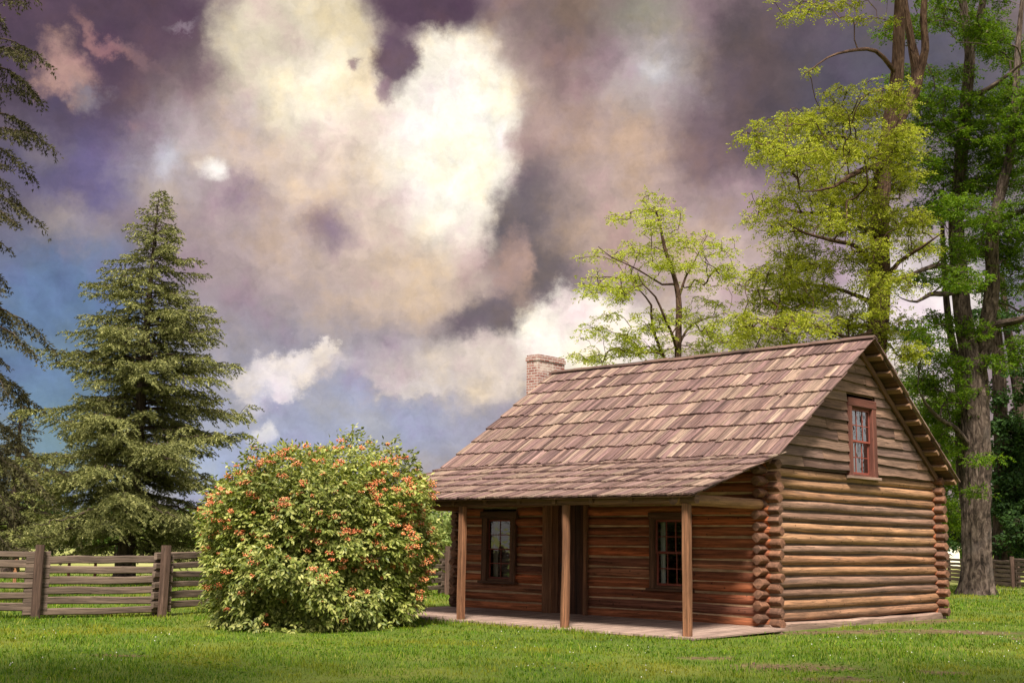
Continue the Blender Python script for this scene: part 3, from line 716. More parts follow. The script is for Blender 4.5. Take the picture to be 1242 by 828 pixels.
mb.build('porch_beam', M['beam'], cabin)
for xx in (-LR, -L + LR):
    mb = MB(); log(mb, (xx + .05, -PP - .14, 2.42), (xx, -.1, 2.42), .108, (False, False)); mb.build('tie_log', [M['tie'], M['log_end']], cabin)
for xx in np.linspace(-L + .1, -.1, 10):
    mb = MB(); a = unit(np.array([0, BREAK[0] - EAVE[0], BREAK[1] - EAVE[1]])); o_ = np.array([xx, EAVE[0] + .1, EAVE[1] - .07]); beam(mb, o_, o_ + a * 3.0, .08, .1, .1); mb.build('porch_rafter', M['beam'], roof)

# ---- glass
def glass_mat(base):
    m, t = new_mat('old window glass')
    n = t.noise(t.n('ShaderNodeTexCoord').outputs['Object'], 3.0, 2, .5)
    gl = t.n('ShaderNodeBsdfGlossy', None, Color=(.9, .92, .95, 1), Roughness=.02, Normal=t.n('ShaderNodeBump', None, Strength=.12, Distance=.05, Height=n).outputs[0])
    tr = t.n('ShaderNodeBsdfTransparent', None, Color=(.82, .86, .86, 1))
    fr = t.n('ShaderNodeFresnel', None, IOR=1.7)
    f = t.rng(fr.outputs[0], 0.0, 1.0, base, 1.0)
    t.n('ShaderNodeOutputMaterial', None, Surface=t.n('ShaderNodeMixShader', None, i0=f, i1=tr.outputs[0], i2=gl.outputs[0]).outputs[0]); return m
M['glass'] = glass_mat(.03); M['glass_high'] = glass_mat(.22)
def cloth_mat():
    m, t = new_mat('pale curtain cloth'); n = t.noise(t.n('ShaderNodeTexCoord').outputs['Object'], 12, 3, .6)
    finish(t, t.mix(n, (.62, .58, .52), (.74, .70, .64)), .9); return m
M['cloth'] = cloth_mat()

def window(to, w, h, casing, cw, deep, hw, cols, sillmat, header=0.0, curtain=None, glass='glass'):
    """Double-hung window; to(u, d, z) maps width, outward depth and height to world."""
    def b(mb, u0, u1, d0, d1, z0, z1, mat=0):
        P0, P1 = np.array(to(u0, d0, z0)), np.array(to(u1, d1, z1)); lo, hi = np.minimum(P0, P1), np.maximum(P0, P1); box(mb, lo[0], hi[0], lo[1], hi[1], lo[2], hi[2], mat)
    mb = MB(); cd = .05
    b(mb, 0, cw, -.12, cd, 0, h - cw); b(mb, w - cw, w, -.12, cd, 0, h - cw); b(mb, -header, w + header, -.12, cd + .008, h - cw, h)
    b(mb, cw, w - cw, -.12, -.0, 0, .05); b(mb, cw, w - cw, -.12, -.0, h - cw - .03, h - cw - .002)
    o = mb.build('window', casing, cabin)
    mb = MB(); b(mb, -.05, w + .05, -.1, cd + .06, -.06, -.002); mb.build('sill', sillmat, o)
    iw0, iw1, z0, z1 = cw + .004, w - cw - .004, .054, h - cw - .034; zm = (z0 + z1) / 2
    for k, (a, c, dp) in enumerate(((zm - .02, z1, -.03), (z0, zm + .02, -.065))):
        mb = MB(); r = hw
        b(mb, iw0, iw0 + r, dp - .03, dp, a, c); b(mb, iw1 - r, iw1, dp - .03, dp, a, c); b(mb, iw0 + r, iw1 - r, dp - .03, dp, a, a + r); b(mb, iw0 + r, iw1 - r, dp - .03, dp, c - r, c)
        pw = (iw1 - iw0 - 2 * r) / cols; ph = (c - a - 2 * r) / 2
        for i in range(1, cols): b(mb, iw0 + r + pw * i - .010, iw0 + r + pw * i + .010, dp - .026, dp - .003, a + r, c - r)
        b(mb, iw0 + r, iw1 - r, dp - .024, dp - .005, a + r + ph - .010, a + r + ph + .010)
        s = mb.build('sash', M['sash'], o)
        g = MB(); P = [to(iw0 + r, dp - .015, a + r), to(iw1 - r, dp - .015, a + r), to(iw1 - r, dp - .015, c - r), to(iw0 + r, dp - .015, c - r)]
        g.add(P, [(0, 1, 2, 3)]); g.build('pane', M[glass], o)
    if curtain:
        c0, c1, cz0, cz1 = curtain
        mb = MB(); n = 16; V = []
        for i in range(n):
            u = c0 + (c1 - c0) * i / (n - 1); dd = -.2 + .02 * math.sin(i * 1.9)
            V += [to(u, dd, cz0), to(u, dd, cz1)]
        mb.add(V, [(2 * i, 2 * i + 2, 2 * i + 3, 2 * i + 1) for i in range(n - 1)], smooth=True); mb.build('curtain', M['cloth'], o)
    return o
window(lambda u, d, z: (W1[0] + u, -d, W1[2] + z), W1[1] - W1[0], W1[3] - W1[2], M['casing'], .17, 0, .035, 2, M['casing'], .04, (.2, .34, .1, 1.4))
window(lambda u, d, z: (W2[0] + u, -d, W2[2] + z), W2[1] - W2[0], W2[3] - W2[2], M['casing'], .12, 0, .045, 3, M['casing'], .02, (.14, .26, .1, 1.4))
window(lambda u, d, z: (d, GW[0] + u, GW[2] + z), GW[1] - GW[0], GW[3] - GW[2], M['red_casing'], .19, 0, .045, 3, M['sill'], .0, (.45, .8, .05, .75), 'glass_high')

# ---- door
mb = MB()
x0, x1, z0, z1 = DOOR
box(mb, x0 + .0, x0 + .30, -.05, .10, z0, z1); box(mb, x0 + .30, x0 + .46, -.02, .10, z0 + .05, z1 - .002); box(mb, x1 - .10, x1, -.05, .10, z0, z1)
fr = mb.build('door_frame', M['post'], cabin)
for i in range(1): pass
mb = MB(); u = x0 + .463
while u < x1 - .104:
    u2 = min(u + random.uniform(.13, .17), x1 - .103); box(mb, u, u2 - .005, .0 + random.uniform(0, .006), .045, z0 + .05, z1 - .04); u = u2
dr = mb.build('door', M['door'], cabin)
m_, t_ = new_mat('black iron'); finish(t_, (.03, .028, .026), .5, Metallic=.8); M['iron'] = m_
mb = MB(); beam(mb, (x0 + .58, -.035, .95), (x0 + .58, -.035, 1.12), .025, .025, .2); beam(mb, (x0 + .58, -.03, .96), (x0 + .58, .0, .96), .02, .02, .1); beam(mb, (x0 + .58, -.03, 1.11), (x0 + .58, .0, 1.11), .02, .02, .1)
mb.build('handle', M['iron'], dr)

# ------------------------------------------------------------------ fences
def fence(pts, label, post_h=1.48, nrail=6, group='split rail fences around the yard'):
    c = np.mean(np.array(pts), 0); t = thing('rail_fence', label, 'fence', (c[0], c[1], ground_z(c[0], c[1])), group)
    pts = np.array(pts, float)
    for i, (x, y) in enumerate(pts):
        z = float(ground_z(x, y)); mb = MB(); d = unit((pts[min(i + 1, len(pts) - 1)] - pts[max(i - 1, 0)])); nx, ny = -d[1], d[0]
        beam(mb, (x - nx * .13, y - ny * .13, z - .1), (x - nx * .13, y - ny * .13, z + post_h * random.uniform(.99, 1.04)), .17, .17, .14, seg=4, wob=.008, up=(nx, ny, 0))
        beam(mb, (x + nx * .13, y + ny * .13, z - .1), (x + nx * .13, y + ny * .13, z + post_h * random.uniform(.86, .95)), .14, .14, .14, seg=4, wob=.008, up=(nx, ny, 0))
        mb.build('fence_post', M['fence_post'], t)
    for i in range(len(pts) - 1):
        (xa, ya), (xb, yb_) = pts[i], pts[i + 1]; d = unit(pts[i + 1] - pts[i]); za, zb = float(ground_z(xa, ya)), float(ground_z(xb, yb_)); o = .10 if i % 2 else 0
        for k in range(nrail):
            h = .14 + o + k * (post_h - .28) / (nrail - .4) ; mb = MB(); ex = .24
            j = random.uniform(-.02, .02)
            beam(mb, (xa - d[0] * ex, ya - d[1] * ex, za + h + j), (xb + d[0] * ex, yb_ + d[1] * ex, zb + h - j), .085, .15 * random.uniform(.78, 1.15), .22, seg=6, wob=.014, up=(0, 0, 1))
            mb.build('fence_rail', M['fence'], t)
    return t
fence([(-13.6, -14.6), (-12.6, -12.0), (-11.8, -9.44), (-11.01, -6.99), (-11.9, -4.4), (-12.9, -1.9), (-13.8, .7), (-14.6, 3.2), (-15.4, 5.8), (-16.2, 8.4)],
      'weathered split rail fence running behind the berry bush below the spruces')
fence([(-15.4, 42.9), (-13.1, 40.2), (-10.8, 37.5), (-8.6, 34.8), (-6.3, 32.2), (-4.0, 29.5), (-1.7, 26.9)], 'dark split rail fence in the shade behind the big furrowed tree trunk', 1.40)
for (x, y, t, h) in ((82, 712, 47, .75), (114, 712, 48, .8), (17, 712, 42, .9)):
    q = at(x, y, t); z = float(ground_z(q[0], q[1])); mb = MB(); beam(mb, (q[0], q[1], z - .1), (q[0], q[1], z + h), .09, .09, .1)
    tag(mb.build('stake', wood('rusty stake wood', [(0, (.30, .13, .06)), (1, (.36, .17, .08))])), {82: 'short orange brown stake seen between the rails just right of the dark first fence post', 114: 'short orange brown stake standing in the meadow below the middle of the spruce', 17: 'taller brown stake behind the fence at the far left edge of the meadow'}[x], 'stake', 'stakes in the meadow behind the fence')

# ------------------------------------------------------------------ trees
def spline(pts, step=.35):
    P = np.asarray(pts, float); out = []
    for i in range(len(P) - 1):
        p0, p1, p2, p3 = P[max(i - 1, 0)], P[i], P[i + 1], P[min(i + 2, len(P) - 1)]
        n = max(2, int(np.linalg.norm(p2[:3] - p1[:3]) / step))
        for k in range(n):
            u = k / n; out.append(.5 * ((2 * p1) + (p2 - p0) * u + (2 * p0 - 5 * p1 + 4 * p2 - p3) * u * u + (3 * p1 - p0 - 3 * p2 + p3) * u ** 3))
    out.append(P[-1]); return np.array(out)

def grow(limbs, pads, rng, tip=.010, power=2.3, wob=.10):
    """limbs: arrays of (x, y, z, r). Joins every pad to the skeleton by a curved branch. Returns chains of (points, radii)."""
    pos, par, rmin, tan = [], [], [], []
    for l in limbs:
        s = spline(l); base = None
        if pos:
            dd = np.linalg.norm(np.array(pos) - s[0, :3], axis=1); base = int(np.argmin(dd))
        for k, q in enumerate(s):
            pos.append(q[:3]); par.append(base if k == 0 else len(pos) - 2); rmin.append(q[3]); 
            tan.append(unit(s[min(k + 1, len(s) - 1), :3] - s[max(k - 1, 0), :3]))
    nl = len(pos)
    pads = np.asarray(pads); d0 = np.array([np.min(np.linalg.norm(np.array(pos) - q, axis=1)) for q in pads])
    for q in pads[np.argsort(d0)]:
        A = np.array(pos); v = q - A; dist = np.linalg.norm(v, axis=1)
        cost = dist + np.clip(A[:, 2] - q[2] + .35 * np.linalg.norm(v[:, :2], axis=1), 0, None) * .9 + (np.array(rmin) > .0) * 0
        j = int(np.argmin(cost)); B = A[j]; ln = dist[j]
        n = max(2, int(ln / .3)); out = unit(v[j]); t0 = unit(out * .6 + tan[j] * .5 + np.array([0, 0, .25]))
        c1 = B + t0 * ln * .4; c2 = q - unit(out * np.array([1, 1, .15])) * ln * .3
        prev = j; nz = rng.normal(size=(n + 1, 3)) * wob * min(ln, 2.0) * .35
        for k in range(1, n + 1):
            u = k / n; p_ = (1 - u) ** 3 * B + 3 * (1 - u) ** 2 * u * c1 + 3 * (1 - u) * u * u * c2 + u ** 3 * q + (nz[k] if k < n else 0)
            pos.append(p_); par.append(prev); rmin.append(0); tan.append(unit(p_ - pos[prev])); prev = len(pos) - 1
    pos = np.array(pos); N = len(pos); acc = np.zeros(N); ch = [[] for _ in range(N)]
    for i in range(N):
        if par[i] is not None: ch[par[i]].append(i)
    order = []; st = [i for i in range(N) if par[i] is None]
    while st:
        i = st.pop(); order.append(i); st += ch[i]
    r = np.zeros(N)
    for i in reversed(order):
        a = sum(r[c] ** power for c in ch[i] if not (c < nl and i < nl)) + max([r[c] ** power for c in ch[i] if c < nl and i < nl], default=0)
        r[i] = max(a ** (1 / power), tip, 0)
        if i < nl: r[i] = rmin[i]
    chains = []; st = [(i, None) for i in range(N) if par[i] is None]
    while st:
        i, p = st.pop(); idx = ([p] if p is not None else []) + [i]; c = i
        while ch[c]:
            b = max(ch[c], key=lambda k: r[k] + (10 if k == c + 1 and k < nl else 0))
            for o in ch[c]:
                if o != b: st.append((o, c))
            idx.append(b); c = b
        P = pos[idx]; R = r[idx].copy()
        if p is not None: R[0] = min(R[0], R[1] * 1.25)
        chains.append((P, R))
    return chains

def build_wood(chains, mat, parent, big=.16, br=None):
    tr = MB(); br = br or MB()
    for P, R in chains:
        if len(P) < 2: continue
        rm = R.max()
        if rm > big:
            s = np.concatenate([[0], np.cumsum(np.linalg.norm(np.diff(P, axis=0), axis=1))]); u = np.arange(0, s[-1], .12); u = np.append(u, s[-1])
            P2 = np.stack([np.interp(u, s, P[:, k]) for k in range(3)], -1); R2 = np.interp(u, s, R); tube(tr, P2, R2, 72, 0, .17)
        else: tube(br, P, R, 7 if rm > .05 else 4)
    if tr.n: tr.build('trunk', mat, parent)
    if br.n: br.build('branches', mat, parent)

def pad_leaves(mb, twigs, pads, rng, n, prx, prz, leaf, leafw, k=6, rach=.2, droop=.35):
    """Foliage pads: flat sprays of compound leaves around each pad centre."""
    pads = np.asarray(pads); m = len(pads)
    nn = np.maximum(4, (n * rng.uniform(.55, 1.35, m)).astype(int)); c = np.repeat(pads, nn, 0); N = len(c)
    sc = np.repeat(rng.uniform(.6, 1.3, m), nn)[:, None]
    o = rand_unit(N, rng) * (rng.random((N, 1)) ** .45); off = o * np.array([prx, prx, prz]) * sc
    off[:, 2] -= (off[:, 0] ** 2 + off[:, 1] ** 2) * .12 / max(prx, .1)
    base = c + off
    d = unit(off * np.array([1, 1, .3]) + rng.normal(size=(N, 3)) * .28 * prx + np.array([0, 0, -droop * .25 * prx]))
    nrm = unit(np.array([0, 0, 1.0]) + rng.normal(size=(N, 3)) * .45)
    side = unit(np.cross(d, nrm))
    for q in range(k):
        f = (q // 2 + .6) / (k // 2 + .2); sg = 1 if q % 2 else -1
        dirs = d * .55 + side * sg * .9 + rng.normal(size=(N, 3)) * .25; dirs[:, 2] -= droop
        if q == k - 1: dirs = d + rng.normal(size=(N, 3)) * .2
        bs = base + d * rach * f - np.array([0, 0, 1.0]) * (f ** 2) * rach * droop
        leaves(mb, bs, dirs, nrm + rng.normal(size=(N, 3)) * .5, leaf * rng.uniform(.7, 1.25, N), leafw * rng.uniform(.75, 1.2, N), bend=.05)
    if twigs is not None:
        sel = rng.random(N) < .14
        for a, b in zip(c[sel], base[sel]):
            mid = (a + b) / 2 + rng.normal(size=3) * .04; tube(twigs, [a, mid, b], [.009, .007, .004], 3)

def cluster_pads(cl, depth, spread, rng, area=95.0):
    """Clusters measured on the photo (x, y, rx, ry), given depth through the crown."""
    P = []
    for (x, y, rx, ry, *o) in cl:
        n = max(1, int(round(math.pi * rx * ry / area))); dz = rng.normal() * spread if not o else o[0]
        for _ in range(n):
            a = rng.random() * 2 * math.pi; q = rng.random() ** .55 * (1.0 if rng.random() > .3 else 1.7)
            P.append(at(x + rx * q * math.cos(a), y + ry * 1.25 * q * math.sin(a), depth + dz + rng.normal() * rx / FPX * depth * .8))
    return np.array(P)
def limb(pts, depth):
    """(x, y, r, depth offset) on the photo -> world polyline with radius."""
    A = np.array([list(at(x, y, depth + dz)) + [r] for x, y, r, dz in pts])
    if A[-1, 3] < .095:      # run out to a thin tip
        A = np.vstack([A, A[-1] + (A[-1] - A[-2]) * .7 + np.array([.1, .05, .12, 0])]); A[-1, 3] = .012
    return A
def broadleaf(name, label, limbs, pads, barkm, leafm, rng, group, n=34, prx=.46, prz=.2, leaf=.115, leafw=.062, k=6, rach=.2, base=None, wob=.12):
    b = limbs[0][0, :3] if base is None else base
    t = thing(name, label, 'tree', (b[0], b[1], b[2]), group)
    ch = grow(limbs, pads, rng, wob=wob); cr, tw = MB(), MB(); pad_leaves(cr, tw, pads, rng, n, prx, prz, leaf, leafw, k, rach)
    cr.build('crown', leafm, t); build_wood(ch, barkm, t, br=tw)
    return t
def grounded(x, t):
    q = at(x, 700, t); return np.array([q[0], q[1], float(ground_z(q[0], q[1])) - .1])

# big furrowed tree right of the cabin
rng = np.random.default_rng(5)
d = 46.0
b0 = np.append(at(1184, 722, d), .0); zb = float(ground_z(b0[0], b0[1]))
trunk = limb([(1183, 724, 0.843, 0), (1183, 712, 0.688, 0), (1184, 690, 0.568, 0), (1185, 650, 0.516, 0), (1185, 600, 0.499, 0), (1184, 540, 0.499, 0), (1182, 480, 0.516, 0), (1181, 452, 0.499, 0), (1176, 430, 0.378, 0), (1169, 390, 0.327, .2), (1163, 330, 0.301, .4), (1160, 260, 0.258, .5), (1166, 190, 0.232, .4), (1172, 120, 0.215, .2), (1176, 60, 0.189, 0), (1168, 5, 0.146, 0), (1160, -60, 0.103, 0), (1163, -130, 0.052, .3)], d)
st2 = limb([(1184, 452, 0.344, .2), (1192, 425, 0.292, .1), (1199, 385, 0.275, -.3), (1204, 340, 0.249, -.7), (1203, 290, 0.224, -1.0), (1212, 240, 0.198, -1.0), (1226, 180, 0.163, -.7), (1232, 110, 0.129, -.4), (1236, 40, 0.095, 0), (1246, -50, 0.052, .5)], d)
st3 = limb([(1176, 60, 0.155, 0), (1186, 30, 0.138, -.2), (1194, -10, 0.120, -.5), (1204, -80, 0.060, -1)], d)
st4 = limb([(1172, 620, 0.189, .9), (1166, 560, 0.206, 1.1), (1165, 500, 0.198, 1.2), (1162, 450, 0.172, 1.4), (1152, 400, 0.138, 1.6), (1146, 340, 0.112, 1.9), (1143, 270, 0.077, 2.2)], d)
lb = [limb(q, d) for q in (
    [(1164, 330, .13, .3), (1140, 322, .10, -.6), (1112, 330, .065, -1.4), (1085, 342, .03, -2.2)],
    [(1196, 395, .17, 0), (1216, 392, .14, -.5), (1236, 388, .12, -1), (1262, 380, .08, -1.5)],
    [(1160, 275, .14, .5), (1190, 268, .12, -.3), (1222, 262, .11, -1.2), (1256, 250, .08, -2)],
    [(1163, 350, .14, .3), (1148, 356, .11, -1.0), (1128, 357, .08, -1.8), (1112, 366, .045, -2.3), (1094, 362, .02, -2.6)],
    [(1178, 545, .12, 0), (1160, 520, .10, -.7), (1140, 508, .08, -1.4), (1122, 488, .05, -2)],
    [(1170, 140, .10, 0), (1140, 150, .08, -.4), (1112, 152, .06, -1)],
    [(1172, 120, .12, 0), (1198, 108, .09, -.5), (1226, 88, .06, -1)])]
CR = [(1140, 118, 36, 14), (1182, 124, 28, 12), (1222, 60, 26, 18), (1228, 112, 26, 20), (1148, 152, 38, 16), (1200, 160, 34, 18), (1158, 205, 34, 15), (1212, 212, 34, 18), (1172, 250, 28, 12), (1138, 240, 22, 10), (1192, 300, 30, 13), (1222, 318, 24, 16), (1168, 338, 28, 10), (1132, 335, 26, 9), (1212, 352, 30, 14), (1238, 255, 18, 20), (1142, 385, 24, 9), (1106, 400, 20, 9),
      (1140, 440, 28, 12), (1116, 466, 22, 10), (1150, 472, 28, 12), (1138, 500, 24, 12), (1126, 530, 20, 12), (1165, 500, 16, 8), (1196, 555, 20, 4), (1178, 596, 14, 4), (1186, 470, 12, 5), (1100, 30, 36, 8), (1140, 16, 28, 9), (1184, 28, 30, 12), (1112, 205, 26, 14), (1120, 258, 22, 12), (1214, 440, 20, 10), (1236, 420, 12, 14), (1150, -20, 60, 14), (1215, -30, 40, 16), (1250, 150, 20, 40), (1262, 330, 20, 40), (1176, 180, 26, 12), (1186, 220, 26, 12), (1192, 268, 24, 10), (1160, 300, 26, 12), (1228, 170, 20, 20), (1100, 90, 20, 8), (1160, 90, 22, 8), (1200, 40, 30, 14), (1130, 410, 22, 10), (1150, 540, 16, 14), (1100, 440, 14, 8), (1180, 400, 16, 8), (1224, 285, 24, 14)]
broadleaf('locust_tree', 'tall green tree with a thick furrowed grey trunk forking beside the gable', [trunk, st2, st3, st4] + lb, cluster_pads(CR, d, 1.6, rng, 34), M['bark_big'], M['leaf_green'], rng, 'locust trees around the cabin', n=20, prx=.36, prz=.12, leaf=.095, leafw=.048, base=np.array([b0[0], b0[1], zb]))

# the taller yellow-green tree behind the ridge
rng = np.random.default_rng(8); d = 41.0
g0 = grounded(1058, d)
tr = np.array([list(g0) + [.52]] + [list(at(x, y, d + dz)) + [r] for x, y, r, dz in [(1060, 560, .42, 0), (1062, 430, .35, 0), (1066, 380, .33, 0), (1068, 320, .31, 0), (1067, 270, .29, 0), (1071, 215, .27, 0), (1078, 160, .25, 0), (1087, 100, .21, 0), (1090, 50, .19, 0), (1091, 0, .16, 0), (1095, -70, .1, 0), (1096, -130, .05, 0)]])
l2 = limb([(1076, 170, .2, 0), (1100, 128, .19, .7), (1113, 95, .19, 1.0), (1106, 55, .14, 1.1), (1098, 10, .11, 1.1), (1092, -60, .05, 1.2)], d)
l3 = limb([(1113, 95, .15, 1.0), (1122, 60, .13, .9), (1120, 20, .11, .8), (1126, -40, .06, .5)], d)
LB = [limb(q, d) for q in (
    [(1072, 200, .11, 0), (1052, 204, .10, -.9), (1030, 214, .08, -1.6), (1012, 226, .05, -2.2), (985, 232, .03, -2.6)],
    [(1066, 330, .10, 0), (1040, 300, .08, -1.2), (1010, 292, .06, -2.2), (975, 282, .04, -2.8)],
    [(1066, 350, .09, 0), (1090, 318, .07, -1), (1118, 300, .05, -1.8)],
    [(1087, 90, .09, 0), (1062, 62, .07, -.8), (1030, 62, .05, -1.4), (1004, 70, .03, -1.8), (985, 84, .02, -2)],
    [(1064, 400, .08, 0), (1030, 410, .07, -1), (995, 395, .05, -1.9), (955, 392, .03, -2.4)],
    [(1068, 290, .09, 0), (1020, 262, .07, 1.2), (972, 258, .05, 2.0), (945, 250, .03, 2.4)],
    [(1074, 190, .09, 0), (1030, 168, .06, 1.0), (985, 165, .04, 1.8), (948, 172, .025, 2.2)],
    [(1066, 370, .09, 0), (1015, 350, .06, 1.4), (970, 345, .045, 2.2), (930, 352, .025, 2.6)])]
CM = [(928, 168, 26, 9), (962, 150, 32, 11), (1002, 145, 36, 13), (1040, 132, 34, 14), (1076, 118, 24, 12), (930, 188, 22, 8), (972, 190, 36, 14), (1012, 180, 36, 15), (1050, 178, 34, 15), (1088, 165, 22, 14), (914, 266, 12, 6), (942, 248, 26, 10), (985, 225, 36, 15), (1030, 228, 36, 15), (1068, 220, 30, 14),
      (958, 302, 28, 12), (1000, 270, 34, 13), (1040, 268, 34, 15), (1082, 268, 24, 14), (940, 335, 32, 12), (982, 318, 32, 12), (1022, 318, 32, 12), (1060, 305, 20, 12), (922, 362, 28, 12), (960, 362, 32, 12), (1000, 360, 28, 11), (906, 388, 22, 10), (945, 390, 32, 11), (986, 390, 28, 10), (912, 412, 20, 7), (1020, 405, 22, 9), (958, 414, 28, 7), (1032, 378, 18, 11),
      (1000, 6, 36, 5), (962, 18, 18, 4), (1050, 25, 20, 4), (985, 85, 8, 3), (1120, 300, 20, 8), (1090, 340, 22, 10), (1078, 400, 20, 10), (1100, 430, 24, 10), (1050, -60, 50, 14), (1105, -70, 50, 14), (1012, 108, 20, 4), (1066, 250, 18, 14), (1072, 330, 16, 12), (1064, 372, 18, 12), (1060, 345, 16, 10), (1080, 190, 20, 14), (1094, 215, 22, 14), (1104, 165, 18, 10), (1110, 270, 22, 14), (1050, 395, 22, 8), (900, 430, 18, 6), (980, 345, 30, 14), (950, 270, 24, 10), (1010, 245, 30, 12)]
broadleaf('locust_tree', 'taller yellow green tree rising behind the right end of the roof ridge', [tr, l2, l3] + LB, cluster_pads(CM, d, 1.9, rng, 34), M['bark_red'], M['leaf_yellow'], rng, 'locust trees around the cabin', n=15, prx=.33, prz=.10, leaf=.085, leafw=.042, base=g0)

# small airy tree behind the ridge
rng = np.random.default_rng(3); d = 49.0
g0 = grounded(824, d)
tr = np.array([list(g0) + [.2]] + [list(at(x, y, d + dz)) + [r] for x, y, r, dz in [(823, 560, .17, 0), (822, 440, .14, 0), (823, 400, .125, 0), (823, 360, .11, 0), (816, 330, .085, 0), (806, 300, .065, 0), (801, 275, .045, 0), (794, 250, .03, 0)]])
LB = [limb(q, d) for q in ([(822, 428, .07, 0), (815, 405, .06, -.5), (806, 385, .05, -.8), (795, 360, .04, -1), (780, 345, .025, -1.2)], [(823, 420, .06, 0), (833, 400, .05, .6), (850, 388, .035, 1.2), (868, 384, .02, 1.4)],
    [(822, 365, .06, 0), (832, 335, .045, .4), (842, 318, .03, .8), (850, 300, .02, 1)], [(795, 440, .07, .4), (792, 400, .06, .4), (790, 370, .045, .4), (776, 352, .025, .3)], [(803, 345, .04, 0), (770, 325, .03, -.8), (742, 312, .02, -1.2)])]
LB[3][0, :3] = at(822, 470, d)
CS = [(796, 240, 16, 5), (792, 258, 22, 7), (756, 262, 18, 5), (822, 258, 12, 5), (800, 275, 22, 7), (738, 308, 24, 6), (774, 304, 22, 6), (804, 296, 18, 7), (832, 288, 18, 7), (862, 298, 22, 10), (884, 328, 14, 8), (735, 346, 30, 9), (770, 340, 24, 8), (810, 318, 26, 8), (830, 322, 18, 7), (856, 344, 18, 6), (712, 352, 10, 4), (755, 360, 20, 6), (880, 330, 16, 6),
      (745, 404, 26, 9), (770, 416, 30, 9), (738, 428, 26, 8), (800, 392, 26, 9), (822, 384, 24, 8), (846, 394, 22, 9), (872, 408, 22, 9), (884, 412, 16, 6), (790, 426, 26, 7), (718, 438, 14, 5), (862, 368, 16, 6), (850, 425, 20, 6), (740, 380, 10, 5), (700, 432, 10, 4)]
broadleaf('locust_tree', 'small airy yellow green tree behind the roof between chimney and taller trees', [tr] + LB, cluster_pads(CS, d, 1.0, rng, 30), M['bark_red'], M['leaf_lemon'], rng, 'locust trees around the cabin', n=12, prx=.34, prz=.10, leaf=.09, leafw=.045, base=g0)

side = [o for o in bpy.data.objects if o.name.startswith('locust_tree') and 'small airy' in o['label']][0]
copy_tree(side, (9.5, 23.0, -.1), 2.1, .8, 'lone yellow green tree standing on the lawn well to the right of the furrowed trunk')
# darker trees further back on the right
def back_tree(name, label, x, dep, limbs, cl, barkm, leafm, seed, n=40, prx=.6, prz=.35, leaf=.2, leafw=.12, area=120, sp=1.5, group='dark trees behind the right hand fence'):
    rng = np.random.default_rng(seed); g0 = grounded(x, dep)
    tr = [np.array([list(g0) + [limbs[0][0][2] * 1.2]] + [list(at(a, b, dep + dz)) + [r] for a, b, r, dz in limbs[0]])] + [limb(q, dep) for q in limbs[1:]]
    return broadleaf(name, label, tr, cluster_pads(cl, dep, sp, rng, area), barkm, leafm, rng, group, n=n, prx=prx, prz=prz, leaf=leaf, leafw=leafw, k=4, rach=.25, base=g0)
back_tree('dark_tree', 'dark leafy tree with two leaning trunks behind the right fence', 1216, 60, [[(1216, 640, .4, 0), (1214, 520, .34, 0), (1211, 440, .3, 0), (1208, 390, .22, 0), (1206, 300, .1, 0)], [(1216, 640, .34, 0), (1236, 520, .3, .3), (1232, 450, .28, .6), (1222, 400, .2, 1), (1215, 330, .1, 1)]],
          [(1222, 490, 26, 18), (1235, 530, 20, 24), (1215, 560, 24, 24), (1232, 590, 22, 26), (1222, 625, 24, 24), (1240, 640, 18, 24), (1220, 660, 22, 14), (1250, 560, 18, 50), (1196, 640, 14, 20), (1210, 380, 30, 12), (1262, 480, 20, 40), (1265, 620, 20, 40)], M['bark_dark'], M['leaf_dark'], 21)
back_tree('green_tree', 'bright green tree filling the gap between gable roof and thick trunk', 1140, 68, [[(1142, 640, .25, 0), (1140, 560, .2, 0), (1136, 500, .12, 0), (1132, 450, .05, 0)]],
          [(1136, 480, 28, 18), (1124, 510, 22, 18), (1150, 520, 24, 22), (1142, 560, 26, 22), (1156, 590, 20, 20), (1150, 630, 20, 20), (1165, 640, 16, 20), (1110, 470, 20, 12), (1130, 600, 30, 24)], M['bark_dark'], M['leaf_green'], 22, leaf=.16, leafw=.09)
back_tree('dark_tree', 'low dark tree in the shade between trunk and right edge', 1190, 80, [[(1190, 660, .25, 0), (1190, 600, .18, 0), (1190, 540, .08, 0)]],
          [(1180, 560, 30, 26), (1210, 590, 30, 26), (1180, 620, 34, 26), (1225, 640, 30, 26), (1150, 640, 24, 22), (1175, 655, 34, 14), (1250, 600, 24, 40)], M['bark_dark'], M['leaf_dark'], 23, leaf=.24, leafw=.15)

# far bushes and trees that close the horizon
rng = np.random.default_rng(31)
def far_tree(label, leafm, seed, h=5.0, w=3.6):
    rng = np.random.default_rng(seed)
    t = thing('far_tree', label, 'tree', (0, 0, 0), 'far trees beyond the meadow')
    tr = MB(); P = np.array([(0, 0, -.3), (.05, 0, h * .25), (-.05, .1, h * .55), (0, 0, h * .9)]); tube(tr, spline(P, .3), np.linspace(.22, .03, len(spline(P, .3))), 8); tr.build('trunk', M['bark_dark'], t)
    cr = MB(); n = 46; c = rand_unit(n, rng) * (rng.random((n, 1)) ** .5) * np.array([w * .5, w * .5, h * .48]) + np.array([0, 0, h * .52])
    pad_leaves(cr, None, c, rng, 34, .62, .42, .22, .14, 4, .25); cr.build('crown', leafm, t); return t
protos = [far_tree('', M['leaf_mid'], 41), far_tree('', M['leaf_pale'], 42, 4.2, 4.0), far_tree('', M['leaf_dark'], 43, 6.0, 4.2)]
